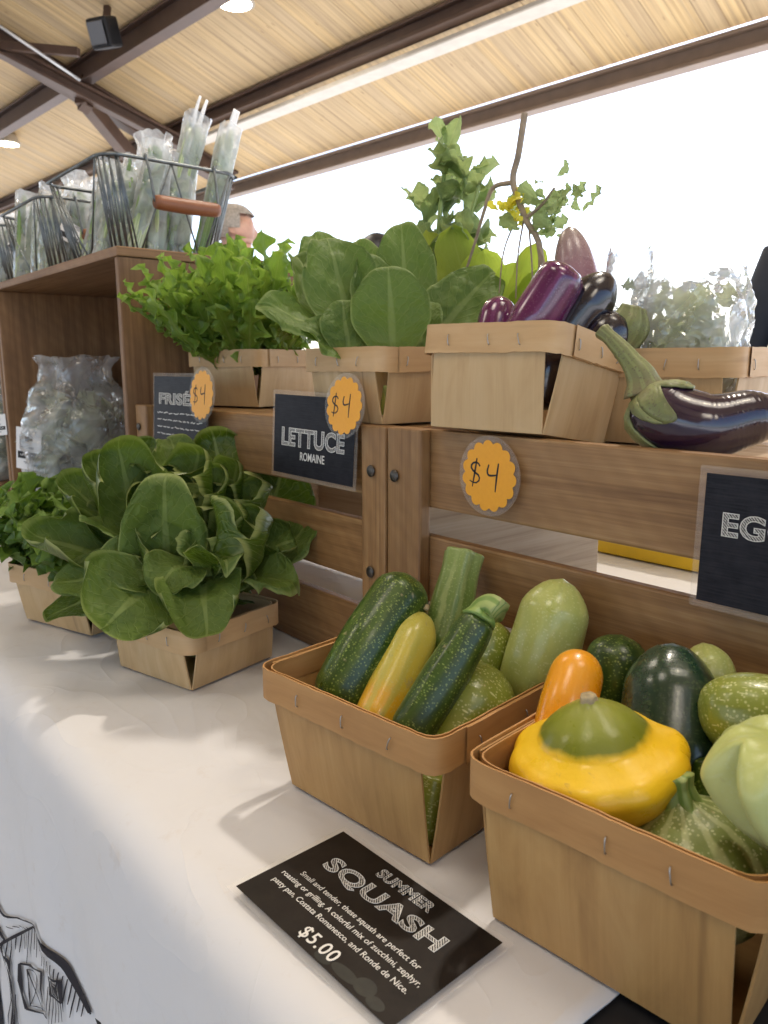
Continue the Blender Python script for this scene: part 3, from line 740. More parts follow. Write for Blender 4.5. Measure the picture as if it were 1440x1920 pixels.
    if writing:
        b = bmesh.new(); A = Matrix.Rotation(3*math.pi/2, 3, 'Z')   # pencilled scrawl on the inside of the left side
        strokes(b, [[(.0, .008), (.004, .010), (.002, .004), (.006, .003)], [(.007, .004), (.011, .007), (.009, .001), (.013, .002)], [(.014, .001), (.019, .003), (.017, -.003), (.023, -.002)]], .0006,
                mapf=lambda x, y: A @ Vector((-.022+x, -(sb/2+(sr-sb)/2*.80-.0030-.0006), h*.80+y-.014)))
        link('pencil_scrawl', b, M['ink'], bk)
    return bk
B1 = dict(c_=(-.3917, .3652, .0005), rot=5.8, tilt=(0, 0), sb=.1384, sr=.1698, h=.0952)
B2 = dict(c_=(-.1996, .3714, .0005), rot=5.7, tilt=(0, 0), sb=.1336, sr=.158, h=.100)
RLb = dict(c_=(-.7276, .3493, .0005), rot=14.6, tilt=(0, 0), sb=.1124, sr=.1273, h=.062)
LLb = dict(c_=(-.9572, .3289, .0005), rot=18.6, tilt=(0, 0), sb=.124, sr=.1497, h=.0736)
Eb = dict(c_=(-.4335, .5139, .2525), rot=9.1, tilt=(-8., -.6), sb=.1078, sr=.1281, h=.0836)
RTb = dict(c_=(-.6193, .5283, .2562), rot=-1, tilt=(0, 0), sb=.1093, sr=.1301, h=.0726)
FRb = dict(c_=(-1.005, .5971, .2562), rot=15.3, tilt=(0, 0), sb=.122, sr=.140, h=.078)
G1b = dict(c_=(-.360, .6500, .2452), rot=8.6, tilt=(0, 0), sb=.1086, sr=.131, h=.080)
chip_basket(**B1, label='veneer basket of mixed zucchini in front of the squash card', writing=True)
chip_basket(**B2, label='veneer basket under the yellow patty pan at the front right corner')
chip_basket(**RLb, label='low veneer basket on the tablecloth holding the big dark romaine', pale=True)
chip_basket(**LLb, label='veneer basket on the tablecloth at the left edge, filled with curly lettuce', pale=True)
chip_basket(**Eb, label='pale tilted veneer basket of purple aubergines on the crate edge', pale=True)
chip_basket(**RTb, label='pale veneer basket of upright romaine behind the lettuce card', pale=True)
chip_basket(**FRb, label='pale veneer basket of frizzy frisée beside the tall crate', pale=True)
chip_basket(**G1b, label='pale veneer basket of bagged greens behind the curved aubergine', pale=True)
#PART2
# ------------------------------------------------------------------ leaves
def leaf(bm, B, T, hw, nrm, bow=(0, 0), cup=.5, ruf=.0, tone=0., nu=26, nv=14, frq=3.0, lobes=0., jag=0., stalk=.22, wide=.62, twist=0., blister=.0016, tipcurl=0., seed=None, pinch=0., arc=0., roll=0.):
    uv = uvl(bm); tl = bm.verts.layers.float.get('tone') or bm.verts.layers.float.new('tone')
    B, T = Vector(B), Vector(T); ax = T-B; L = ax.length; x = ax.normalized()
    n0 = Vector(nrm); n0 = (n0-x*n0.dot(x)).normalized()
    c1 = B.lerp(T, .33)+n0*bow[0]*L; c2 = B.lerp(T, .70)+n0*bow[1]*L
    sd_ = seed if seed is not None else random.uniform(0, 100); ph = [sd_*1.7 % 6.28, sd_*2.9 % 6.28]
    rows = []
    for i in range(nu+1):
        if arc:
            row = []; ui = i/nu
            k = min(1, ui/wide); prof = stalk+(1-stalk)*(k*k*(3-2*k))
            if ui > wide: prof *= 1-.13*((ui-wide)/(1-wide))**2
            for j in range(nv+1):
                v = -1+2*j/nv; av = abs(v); u = ui*(1-arc*av**2.7*ui*ui*ui); q = 1-u
                c = B*q**3+c1*3*q*q*u+c2*3*q*u*u+T*u**3
                d = ((c1-B)*3*q*q+(c2-c1)*6*q*u+(T-c2)*3*u*u).normalized()
                sv = n0.cross(d).normalized()
                if twist: sv = Quaternion(d, twist*u) @ sv
                n = d.cross(sv); wd = hw*prof
                cu_ = cup*(.55+.45*ui)+.25*math.sin(ph[0]+ui*2.2); aa = cu_*v
                px = math.sin(aa)/cu_*wd if abs(cu_) > .02 else v*wd; pz = (1-math.cos(aa))/cu_*wd if abs(cu_) > .02 else 0
                em = max(av**2.6, max(0, (ui-.62)/.38)**2.2*(1-.25*av)); th = math.atan2(v, (ui-.45)*1.25)
                wv_ = math.sin(th*frq+ph[0])+.6*math.sin(th*frq*2.1+ph[1])+.35*noise.noise(Vector((th*2.2, sd_, 0)))
                em *= min(1, .15+ui*1.4)
                rz = ruf*hw*em*wv_
                rx = ruf*hw*em*.35*math.cos(th*frq*1.3+ph[1])
                rl = -roll*hw*max(0, em-.55)**2*4
                bz = blister*(1.2*noise.noise(Vector((u*L*42+sd_, v*hw*42, sd_)))+.8*abs(noise.noise(Vector((u*L*75+sd_, v*hw*75, sd_+3)))))*(1-.7*(av < .07))
                pz += pinch*wd*av-.0012*math.exp(-(v/.07)**2)*(1-ui)
                p = c+sv*(px+rx*(1 if v > 0 else -1))+n*(pz+rz+rl+bz)
                vt = bm.verts.new(p); vt[tl] = tone; row.append(vt)
            rows.append(row); continue
        u = i/nu; q = 1-u
        c = B*q**3+c1*3*q*q*u+c2*3*q*u*u+T*u**3
        d = ((c1-B)*3*q*q+(c2-c1)*6*q*u+(T-c2)*3*u*u).normalized()
        s = n0.cross(d).normalized()
        if twist: s = Quaternion(d, twist*u) @ s
        n = d.cross(s)
        # width along the blade: narrow stalk, widest past the middle, blunt tip
        k = u/wide if u < wide else 1
        prof = stalk+(1-stalk)*(k*k*(3-2*k)) if u < wide else math.sqrt(max(0, 1-((u-wide)/(1-wide))**2.3))
        wd = hw*max(prof, .02)
        if lobes: wd *= 1-lobes*.5*(1-math.cos(u*2*math.pi*frq*1.7+ph[0]))*min(1, u*2.5)
        row = []
        for j in range(nv+1):
            v = -1+2*j/nv; av = abs(v); w2 = wd
            if jag and av > .6: w2 *= 1+jag*noise.noise(Vector((u*19+sd_, v*3, sd_)))
            a = cup*v
            px = (math.sin(a)/cup if abs(cup) > .01 else v)*w2; pz = ((1-math.cos(a))/cup if abs(cup) > .01 else 0)*w2
            e = av**2.2
            rz = ruf*hw*e*(math.sin(u*2*math.pi*frq+ph[0 if v < 0 else 1])+.55*math.sin(u*2*math.pi*frq*2.3+ph[1 if v < 0 else 0]*2))*min(1, u*3+.1)
            rx = ruf*hw*e*.35*math.sin(u*2*math.pi*frq*1.4+ph[0]+v)
            bz = blister*(1.3*noise.noise(Vector((u*L*48+sd_, v*hw*48, sd_)))+.45*noise.noise(Vector((u*L*105, v*hw*105+sd_, 1))))*(1-.6*(av < .08))
            pz += pinch*wd*av
            tc = -tipcurl*hw*max(0, u-.7)**2*8
            p = c+s*(px+rx*(1 if v > 0 else -1))+n*(pz+rz+bz+tc)
            vt = bm.verts.new(p); vt[tl] = tone; row.append(vt)
        rows.append(row)
    for i in range(nu):
        for j in range(nv):
            f = bm.faces.new((rows[i][j], rows[i][j+1], rows[i+1][j+1], rows[i+1][j])); f.smooth = True
            for l, (a, b_) in zip(f.loops, ((i, j), (i, j+1), (i+1, j+1), (i+1, j))): l[uv].uv = (a/nu, b_/nv)

def lettuce(name, label, cat, base, mat, specs, corer=.012, group=None):
    """a head: base Empty, one blade mesh, a core"""
    h = thing(name, base, label, cat, group)
    b = bmesh.new()
    for sp in specs: leaf(b, **sp)
    link('leaves', b, mat, h, True, False)
    if corer:
        b = bmesh.new(); tube(b, [Vector(base)-Vector((0, 0, .0)), Vector(base)+Vector((0, 0, .03))], [(0, corer), (1, corer*.6)], 6, 14); link('core', b, M['stem'], h, True, False)
    return h

# the big dark romaine on the table (leaves placed one by one)
rnd = random.Random(21)
def LS(b, t, hw, n, **k):
    k.setdefault('arc', .34); k.setdefault('nu', 34); k.setdefault('nv', 22); k.setdefault('blister', .0040); k.setdefault('roll', .18); k.setdefault('stalk', .48); hw *= 1.10; k.setdefault('wide', .54)
    k['nu'] = max(34, k['nu']); k['nv'] = 22; k['cup'] = k.get('cup', .5)*1.15; k['wide'] = k.get('wide', .60)-.04
    return dict(B=P(b[0], b[1], d=b[2]), T=P(t[0], t[1], d=t[2]), hw=hw, nrm=cdir(*n), **k)
core = P(350, 1170, d=.815)
S = [
 LS((320, 1120, .82), (308, 888, .765), .043, (.10, .35, 1), bow=(.05, .10), cup=0.42, roll=0.35, ruf=0.072, frq=2.5, tone=.25, pinch=.16, wide=.55),
 LS((270, 1050, .84), (218, 824, .82), .044, (.45, -.05, .9), bow=(.06, .02), cup=1.50, roll=-0.90, ruf=0.145, frq=2.1, tone=.1, tipcurl=.10),
 LS((345, 1040, .86), (372, 836, .86), .046, (-.2, .1, 1), bow=(.02, .0), cup=1.35, roll=-0.80, ruf=0.145, frq=2.1, tone=.12),
 LS((430, 1000, .90), (400, 806, .95), .048, (-.2, .55, -.9), bow=(.12, .10), cup=0.50, roll=0.50, ruf=0.102, frq=1.8, tone=.65),
 LS((470, 1050, .90), (535, 852, .93), .050, (.3, .2, -1), bow=(.05, .08), cup=.4, ruf=0.116, frq=1.9, tone=.35),
 LS((430, 1060, .86), (508, 892, .85), .044, (-.55, .35, .8), bow=(.05, -.05), cup=1.50, roll=-0.70, ruf=0.203, frq=2.4, tone=.0),
 LS((405, 1105, .79), (408, 930, .755), .026, (.85, .1, .45), bow=(-.10, .05), cup=1.30, roll=-0.50, ruf=0.319, frq=2.2, tone=.35, twist=.5),
 LS((400, 1110, .80), (518, 965, .79), .046, (-.55, .35, .8), bow=(.04, -.08), cup=1.40, roll=-0.60, ruf=0.174, frq=2.2),
 LS((440, 1110, .85), (602, 955, .855), .032, (-.4, .6, .55), bow=(-.06, -.05), cup=.5, ruf=0.145, frq=2.1, tone=.15),
 LS((400, 1120, .81), (560, 1088, .775), .031, (.05, .95, .35), bow=(.10, .10), cup=0.75, roll=0.50, ruf=0.319, frq=2.2),
 LS((385, 1090, .79), (392, 1196, .715), .040, (.05, .55, 1), bow=(.25, .22), cup=1.00, roll=-0.20, ruf=0.232, frq=1.7, tone=.05),
 LS((310, 1085, .79), (190, 1182, .725), .052, (.25, .55, 1), bow=(.16, .16), cup=1.00, roll=-0.25, ruf=0.145, frq=2.1, tone=.1),
 LS((280, 1080, .82), (98, 1100, .79), .030, (.1, .6, .7), bow=(.14, .10), cup=.7, ruf=0.145, frq=2.1),
 LS((260, 1100, .82), (82, 1160, .80), .020, (-.2, .6, -.7), bow=(.1, .08), cup=.4, ruf=0.116, frq=1.9, tone=.2),
 LS((280, 1080, .84), (52, 1000, .83), .036, (.25, .45, .85), bow=(.10, .02), cup=1.50, roll=-0.70, ruf=0.116, frq=1.9),
 LS((285, 1060, .85), (118, 893, .85), .034, (.45, .2, .85), bow=(.06, .0), cup=1.40, roll=-0.70, ruf=0.145, frq=2.1),
 LS((290, 1060, .81), (148, 968, .785), .020, (.1, .95, .3), bow=(.1, .06), cup=.5, ruf=0.203, frq=2.4, tone=.4),
 LS((330, 1110, .79), (185, 1030, .765), .032, (.05, .75, .7), bow=(.10, .05), cup=.55, ruf=0.145, frq=2.1),
 LS((370, 1060, .78), (290, 1110, .735), .032, (0, .75, .7), bow=(.28, .2), cup=.5, ruf=0.232, frq=1.7, tone=.2),
 LS((400, 1080, .775), (430, 1050, .73), .030, (.2, .9, .4), bow=(.2, .15), cup=.4, ruf=0.290, frq=2.5),
 LS((345, 980, .90), (322, 812, .94), .034, (.6, .1, .8), bow=(.05, 0), cup=.9, ruf=0.203, frq=2.4),
 LS((470, 1000, .93), (510, 838, .97), .028, (-.3, 0, 1), bow=(.05, .05), cup=.6, ruf=0.145, frq=2.4),
 LS((290, 980, .92), (268, 818, .93), .030, (.1, .0, -1), bow=(.05, .05), cup=.5, ruf=0.174, frq=2.2, tone=.4),
 LS((300, 1010, .88), (255, 925, .84), .030, (.6, .5, .6), bow=(.1, .0), cup=1.2, ruf=0.217, frq=2.5, tone=.1),
 LS((380, 1060, .83), (345, 905, .83), .040, (.3, .2, .9), bow=(.1, .0), cup=.9, ruf=0.174, frq=2.2),
 LS((430, 1100, .84), (470, 1010, .83), .036, (-.3, .3, .9), bow=(.1, .0), cup=1., ruf=0.174, frq=2.2),
 LS((390, 1050, .86), (455, 905, .87), .040, (-.2, .2, .9), bow=(.08, .0), cup=.9, ruf=0.174, frq=2.2),
 LS((330, 1080, .86), (180, 930, .86), .036, (.3, .3, .9), bow=(.1, 0), cup=.9, ruf=0.174, frq=2.2),
 LS((370, 1160, .85), (480, 1120, .86), .030, (-.2, .9, .4), bow=(.1, .1), cup=.6, ruf=0.217, frq=2.5),
 LS((300, 1140, .84), (215, 1090, .83), .034, (.2, .8, .6), bow=(.1, .1), cup=.6, ruf=0.217, frq=2.5),
 LS((300, 1060, .86), (250, 900, .80), .036, (.35, .25, .9), bow=(.08, .0), cup=1.4, roll=-.6, ruf=.2, frq=2.2),
 LS((360, 1020, .86), (430, 875, .84), .036, (-.35, .35, .9), bow=(.08, .0), cup=1.4, roll=-.6, ruf=.2, frq=1.9),
 LS((300, 1080, .83), (232, 985, .785), .030, (.3, .5, .8), bow=(.10, .0), cup=1.2, roll=-.5, ruf=.2, frq=2.1, tone=.15),
 LS((400, 1060, .83), (465, 950, .79), .034, (-.3, .4, .9), bow=(.10, .0), cup=1.3, roll=-.6, ruf=.22, frq=2.3),
 LS((380, 1080, .82), (345, 1010, .765), .030, (.0, .6, .8), bow=(.15, .05), cup=.9, roll=.3, ruf=.2, frq=2.0, tone=.2),
 LS((330, 1110, .81), (240, 1085, .77), .030, (.15, .7, .7), bow=(.15, .1), cup=.9, roll=.2, ruf=.2, frq=2.2),
 LS((400, 1120, .81), (470, 1085, .775), .030, (-.1, .7, .7), bow=(.15, .1), cup=.9, roll=.3, ruf=.25, frq=2.1),
 LS((330, 1090, .83), (262, 955, .775), .030, (.35, .3, .9), bow=(.08, .0), cup=1.3, roll=-.6, ruf=.22, frq=2.2, tone=.1),
 LS((360, 1080, .83), (372, 960, .785), .030, (-.2, .4, .9), bow=(.10, .0), cup=1.3, roll=-.6, ruf=.22, frq=2.5),
 LS((270, 1030, .86), (165, 850, .84), .036, (.5, .2, .8), bow=(.06, .0), cup=1.3, roll=-.6, ruf=.2, frq=1.8),
 LS((410, 1010, .88), (450, 860, .87), .036, (-.4, .3, .9), bow=(.06, .0), cup=1.2, roll=-.5, ruf=.2, frq=2.1, tone=.15),
 LS((330, 980, .88), (335, 870, .85), .034, (.1, .5, .9), bow=(.06, .0), cup=1.3, roll=-.6, ruf=.2, frq=2.4),
 LS((440, 1060, .84), (560, 1010, .82), .034, (-.5, .6, .6), bow=(.06, .0), cup=1.1, roll=-.4, ruf=.2, frq=2.0),
]
lettuce('romaine_lettuce', 'big spreading dark green romaine with wet round leaves, in the low basket on the cloth', 'lettuce', (-.7276, .3493, .01), M['romaine'], S)

# upright romaine in the pale basket on the crate
S = [
 LS((738, 672, .765), (728, 497, .745), .0365, (.0, .1, 1), bow=(.03, .06), cup=.30, ruf=.03, tone=.30, stalk=.5, wide=.5, nu=30, nv=18),
 LS((672, 672, .80), (612, 440, .82), .0420, (.35, .0, 1), bow=(.02, .03), cup=.55, ruf=.07, tone=.15, stalk=.4, wide=.55),
 LS((700, 672, .82), (690, 472, .83), .030, (.55, .0, .9), bow=(.05, .0), cup=.8, ruf=.05, tone=.05, stalk=.4),
 LS((768, 650, .85), (752, 413, .87), .0330, (-.15, .0, 1), bow=(.0, .03), cup=.35, ruf=.02, tone=.2, stalk=.45, wide=.55),
 LS((800, 650, .88), (838, 440, .91), .034, (.2, .1, -1), bow=(.04, .05), cup=.5, ruf=.06, tone=.4, stalk=.4),
 LS((792, 660, .82), (930, 505, .84), .0370, (-.25, .25, 1), bow=(.03, .05), cup=.40, ruf=.03, tone=-.1, stalk=.4, wide=.5),
 LS((650, 668, .79), (492, 556, .76), .030, (.2, .85, .55), bow=(.10, -.02), cup=.45, ruf=.26, tone=.2, frq=1.6),
 LS((640, 668, .82), (556, 468, .86), .030, (.5, .0, .8), bow=(.05, .0), cup=.8, ruf=.12, tone=.05),
 LS((640, 650, .87), (590, 430, .91), .030, (.2, .1, 1), bow=(.05, .0), cup=.5, ruf=.22, tone=.35),
 LS((720, 650, .87), (668, 450, .91), .036, (.1, .0, 1), bow=(.03, .0), cup=.5, ruf=.10, tone=.1),
 LS((830, 650, .88), (880, 450, .93), .040, (-.2, .0, 1), bow=(.03, .05), cup=.5, ruf=.08, tone=.6),
 LS((670, 675, .78), (560, 610, .755), .026, (.1, .6, .8), bow=(.12, .05), cup=.6, ruf=.15, tone=.0),
 LS((655, 675, .77), (640, 560, .77), .024, (.2, .3, 1), bow=(.12, .05), cup=.5, ruf=.12, tone=-.1),
 LS((785, 675, .78), (800, 560, .80), .024, (-.3, .2, 1), bow=(.1, .05), cup=.6, ruf=.10, tone=-.1),
]
lettuce('romaine_lettuce', 'upright romaine with smooth paddle-shaped leaves behind the lettuce card', 'lettuce', (-.6193, .5283, .262), M['romaine_t'], S, .012)

# frizzy heads: many lobed, ruffled leaves fanned from one crown
def frizzy(name, label, cat, base, top, rad, mat, n, seed, lean=Vector((0, 0, 0)), hw=(.016, .026), low=.75):
    r = random.Random(seed); S = []
    base = Vector(base)
    for i in range(n):
        f = (i+.5)/n; el = math.acos(1-f*low); az = i*2.399963+r.uniform(-.3, .3)
        dr = Vector((math.cos(az)*math.sin(el), math.sin(az)*math.sin(el), math.cos(el)))
        L = r.uniform(.80, 1.10)
        tip = base+Vector((dr.x*rad, dr.y*rad, .02+top*(.18+.82*dr.z)))*L+lean*dr.z
        n0 = Vector((-dr.x*dr.z, -dr.y*dr.z, math.sin(el)+.15))+Vector((r.uniform(-.3, .3), r.uniform(-.3, .3), 0))
        S.append(dict(B=base+Vector((dr.x, dr.y, 0))*.012, T=tip, hw=r.uniform(*hw), nrm=n0, bow=(r.uniform(-.2, -.05), r.uniform(-.12, .10)), cup=r.uniform(.2, .7), ruf=r.uniform(.30, .55), tone=r.uniform(-.1, .6), nu=44, nv=14, frq=r.uniform(4, 6.5), lobes=.5, jag=.9, stalk=.22, wide=.72, blister=.001))
    return lettuce(name, label, cat, base, mat, S, .01)
frizzy('frisee_lettuce', 'bright green frizzy frisée spilling over its pale basket beside the tall crate', 'lettuce', (-1.013, .590, .300), .165, .165, M['curly'], 105, 5, Vector((.03, -.04, 0)), (.015, .025), .66)
frizzy('leaf_lettuce', 'curly green leaf lettuce at the left edge behind the big romaine', 'lettuce', (-.9572, .3289, .045), .125, .135, M['curly_d'], 64, 11, Vector((-.02, -.02, 0)), (.021, .034), .85)

# ------------------------------------------------------------------ squash
def squash(name, label, cat, pts, rs, mat, shape=None, n=64, m=32, k0=.3, k1=.3, group='summer squash'):
    return tag(tubeobj(name, pts, blob(rs, k0, k1), mat, None, n, m, shape), label, cat, group)
def ribs(a, k, ph=0): return lambda t, g: 1+a*math.cos(k*g+ph)
def stem_part(parent, pts, r, mat, ridg=.13, flare=1.35, n=22, capcol=None):
    b = bmesh.new(); tube(b, pts, [(0, r*flare), (.25, r), (.8, r*.97), (1, r*.98)], n, 20, lambda t, g: 1+ridg*math.cos(5*g)*(.5+.5*t))
    bmesh.ops.recalc_face_normals(b, faces=b.faces)
    o = link('stem', b, mat, parent, True); parent_fix(o, parent)
    return o
def parent_fix(o, parent): pass     # squash meshes are built in world space with an identity parent
PI_ = math.pi
# basket of zucchini
squash('zucchini', 'long dark green zucchini standing leftmost in the front basket', 'zucchini', [P(618, 1335, y=.312), P(697, 1200, y=.352), P(775, 1085, y=.398)], [(0, .021), (.5, .0235), (.85, .0235), (1, .021)], M['zuc'], ribs(.018, 5))
s = squash('zucchini', 'yellow squash with a golden lower end between two dark zucchini', 'zucchini', [P(690, 1380, y=.318), P(748, 1260, y=.355), P(795, 1148, y=.388)], [(0, .0170), (.35, .0178), (.75, .0182), (1, .0150)], M['zephyr'], ribs(.025, 6), k1=.45)
b = bmesh.new(); tube(b, [P(797, 1144, y=.388), P(800, 1136, y=.391)], .0025, 4, 10); link('blossom_scar', b, M['stemend'], s, True)
s = squash('zucchini', 'dark green zucchini leaning in the basket with its stem end up', 'zucchini', [P(752, 1400, y=.312), P(835, 1268, y=.345), P(903, 1155, y=.372)], [(0, .0150), (.5, .0155), (.8, .0138), (1, .0118)], M['zuc2'], ribs(.03, 5), k1=.12)
stem_part(s, [P(898, 1163, y=.371), P(908, 1146, y=.376), P(923, 1140, y=.378), P(936, 1148, y=.378)], .0092, M['stem'])
s = squash('zucchini', 'light striped zucchini with a ridged cut top leaning on the crate', 'zucchini', [P(820, 1240, y=.405), P(848, 1130, y=.43), P(873, 1030, y=.452)], [(0, .0205), (.5, .0175), (.8, .0155), (1, .0165)], skin_mat('striped_zucchini_skin', [(0, (.08, .14, .02)), (.6, (.13, .20, .04)), (1, (.24, .30, .09))], (.35, .42, .16), (70, 18), .5, 8, (.27, .33, .11), .36, .2, .0008), lambda t, g: 1+(.02+.09*t)*math.cos(6*g), k1=.05)
squash('zucchini', 'plump light green speckled squash low in the front basket', 'zucchini', [P(815, 1465, y=.330), P(865, 1355, y=.360), P(928, 1258, y=.398)], [(0, .016), (.35, .0255), (.65, .0320), (1, .0300)], M['green'], ribs(.015, 5), k1=.75)
squash('zucchini', 'mid green squash half hidden behind the stemmed zucchini', 'zucchini', [P(880, 1330, y=.40), P(905, 1220, y=.415), P(928, 1165, y=.43)], [(0, .020), (.5, .0235), (1, .020)], M['green'], ribs(.02, 5), k1=.6)
squash('zucchini', 'slim green squash seen through the corner slit of the basket', 'zucchini', [P(800, 1585, y=.316), P(806, 1500, y=.321), P(818, 1440, y=.328)], [(0, .009), (.3, .012), (1, .015)], M['green'], ribs(.03, 5))
squash('zucchini', 'large pale green squash standing behind the baskets against the crate', 'zucchini', [P(978, 1350, y=.422), P(1022, 1210, y=.430), P(1056, 1085, y=.446)], [(0, .0250), (.4, .0268), (.75, .0255), (1, .0205)], M['pale_sq'], ribs(.022, 6), k1=.55)
# right basket
squash('zucchini', 'smooth orange squash just behind the yellow patty pan', 'squash', [P(1040, 1420, y=.352), P(1065, 1320, y=.368), P(1094, 1222, y=.392)], [(0, .0165), (.5, .0170), (1, .0160)], M['orange_sq'], None, k1=.5)
squash('zucchini', 'orange squash tip low under the patty pan at the basket corner', 'squash', [P(1000, 1440, y=.350), P(1030, 1500, y=.352), P(1070, 1560, y=.354)], [(0, .012), (.5, .013), (1, .012)], M['orange_sq'], None)
squash('zucchini', 'short dark green zucchini end behind the orange squash', 'zucchini', [P(1130, 1400, y=.42), P(1150, 1270, y=.43), P(1166, 1190, y=.438)], [(0, .018), (.5, .0215), (1, .0185)], M['zuc2'], ribs(.02, 5), k1=.55)
squash('zucchini', 'large blackish green squash upright behind the patty pan', 'zucchini', [P(1240, 1530, y=.375), P(1252, 1370, y=.395), P(1262, 1205, y=.418)], [(0, .024), (.4, .0285), (.75, .0270), (1, .0225)], M['zuc3'], ribs(.018, 7), k1=.6)
squash('zucchini', 'pale green squash tip poking up right of the blackish one', 'zucchini', [P(1330, 1400, y=.432), P(1328, 1280, y=.436), P(1318, 1205, y=.44)], [(0, .017), (.6, .0165), (1, .011)], M['pale_sq'], ribs(.02, 6), k1=.5)
squash('zucchini', 'round light green speckled squash at the right edge of the basket', 'squash', [P(1420, 1440, y=.40), P(1425, 1340, y=.41), P(1432, 1265, y=.42)], [(0, .028), (.5, .0330), (1, .028)], M['green'], ribs(.015, 5), k0=.8, k1=.8)
squash('zucchini', 'dark speckled zucchini in the gap below the pale patty pan', 'zucchini', [P(1330, 1600, y=.375), P(1345, 1500, y=.385), P(1352, 1420, y=.395)], [(0, .018), (.5, .0190), (1, .018)], M['zuc'], ribs(.02, 5))
squash('zucchini', 'dark zucchini lying deep in the basket under the patty pan', 'zucchini', [P(1060, 1620, y=.375), P(1180, 1640, y=.37), P(1260, 1670, y=.365)], [(0, .02), (.5, .022), (1, .02)], M['zuc3'], ribs(.02, 5))

def patty(name, label, c_, axis, rad, mat, prof, nsc, amp, m=96, spin=0., group='patty pan squash', sub=8, wob=.02):
    """lathe of (r, z, u) with scallops that are strongest at the rim"""
    z = Vector(axis).normalized(); x = Vector((1, .2, 0)); x = (x-z*x.dot(z)).normalized(); y = z.cross(x)
    b = bmesh.new(); uv = uvl(b); pts = spline([Vector(p) for p in prof], len(prof)*sub); rings = []; us = []
    sd_ = c_[0]*77
    for p in pts:
        r, h, u = max(p.x, .0), p.y, p.z; ring = []
        for j in range(m):
            a = 2*math.pi*j/m+spin; k = min(1, r)**3
            sc_ = 1+amp*k*(abs(math.cos(nsc*a/2))*2-1.2)+wob*k*noise.noise(Vector((math.cos(a)*1.6+sd_, math.sin(a)*1.6, 0)))
            hz = h+amp*.55*k*math.cos(nsc*a)*(.5+.5*abs(h))+wob*.8*k*noise.noise(Vector((math.cos(a)*2, math.sin(a)*2, sd_)))
            ring.append(b.verts.new(Vector(c_)+(x*math.cos(a)+y*math.sin(a))*r*rad*sc_+z*hz*rad))
        rings.append(ring); us.append(u)
    for i in range(len(rings)-1):
        for j in range(m):
            f = b.faces.new((rings[i][j], rings[i][(j+1) % m], rings[i+1][(j+1) % m], rings[i+1][j])); f.smooth = True
            for l, (ii, jj) in zip(f.loops, ((i, j), (i, j+1), (i+1, j+1), (i+1, j))): l[uv].uv = (us[ii], jj/m)
    for ring in (rings[0], rings[-1]): b.faces.new(ring)
    bmesh.ops.recalc_face_normals(b, faces=b.faces)
    return tag(link(name, b, mat, None, True), label, 'squash', group)
ax = (Vector((-.10, -.17, 1))).normalized()
pc = P(1121, 1430, y=.343)
PR = .0482
pp = patty('patty_pan_squash', 'bright yellow scalloped patty pan with a green cap on top of the right basket', pc, ax, PR,
           M['patty'], [(.05, -.62, 0), (.30, -.60, .06), (.62, -.48, .16), (.86, -.26, .28), (.985, -.02, .42), (1.0, .10, .50), (.93, .22, .56), (.80, .29, .62), (.66, .36, .68), (.60, .42, .715), (.46, .56, .80), (.28, .68, .90), (.14, .76, .95), (.09, .80, 1.0)], 10, .020)
b = bmesh.new(); q = pc+ax*PR*.795; tube(b, [q-ax*.002, q+ax*.0030], [(0, .0052), (.6, .0046), (1, .0040)], 6, 16, lambda t, g: 1+.08*math.cos(5*g)); link('stem', b, M['stemend'], pp, True)
ax2 = Vector((.25, .05, -1)).normalized()
pc2 = P(1484, 1462, y=.345)
pp = patty('patty_pan_squash', 'pale green patty pan upside down at the right edge, scallops upward', pc2, ax2, .0315, M['pale_pan'],
           [(.04, -.62, 0), (.30, -.70, .1), (.60, -.74, .2), (.84, -.62, .3), (.98, -.36, .42), (.98, -.1, .5), (.90, .25, .6), (.76, .58, .7), (.58, .86, .8), (.38, 1.08, .9), (.22, 1.20, 1.)], 7, .27, spin=.3)
b = bmesh.new(); q = pc2+ax2*.0315*1.15; tube(b, [q, q+ax2*.014], [(0, .010), (.5, .0075), (1, .0085)], 8, 18, ribs(.12, 5)); link('stem', b, M['stem'], pp, True)
ax3 = (Vector((-.22, -.10, 1))).normalized()
pc3 = P(1302, 1626, y=.350)
pp = patty('round_squash', 'round pale green streaked squash with a thick star-shaped stem, front right', pc3, ax3, .0395, M['ronde'],
           [(.05, -.86, 0), (.40, -.80, .1), (.78, -.56, .25), (.98, -.15, .4), (.98, .18, .5), (.84, .48, .62), (.60, .70, .75), (.36, .83, .85), (.20, .92, .92), (.14, 1.0, 1.)], 10, .022, spin=.2, group='summer squash')
b = bmesh.new(); q = pc3+ax3*.0395*.86
tube(b, [q-ax3*.005, q+ax3*.006, q+ax3*.016], [(0, .0125), (.3, .0078), (.7, .0064), (1, .0074)], 24, 30, lambda t, g: 1+.16*math.cos(5*g)+(.5*(1-t)**4)*abs(math.cos(2.5*g))); link('stem', b, M['stem'], pp, True)

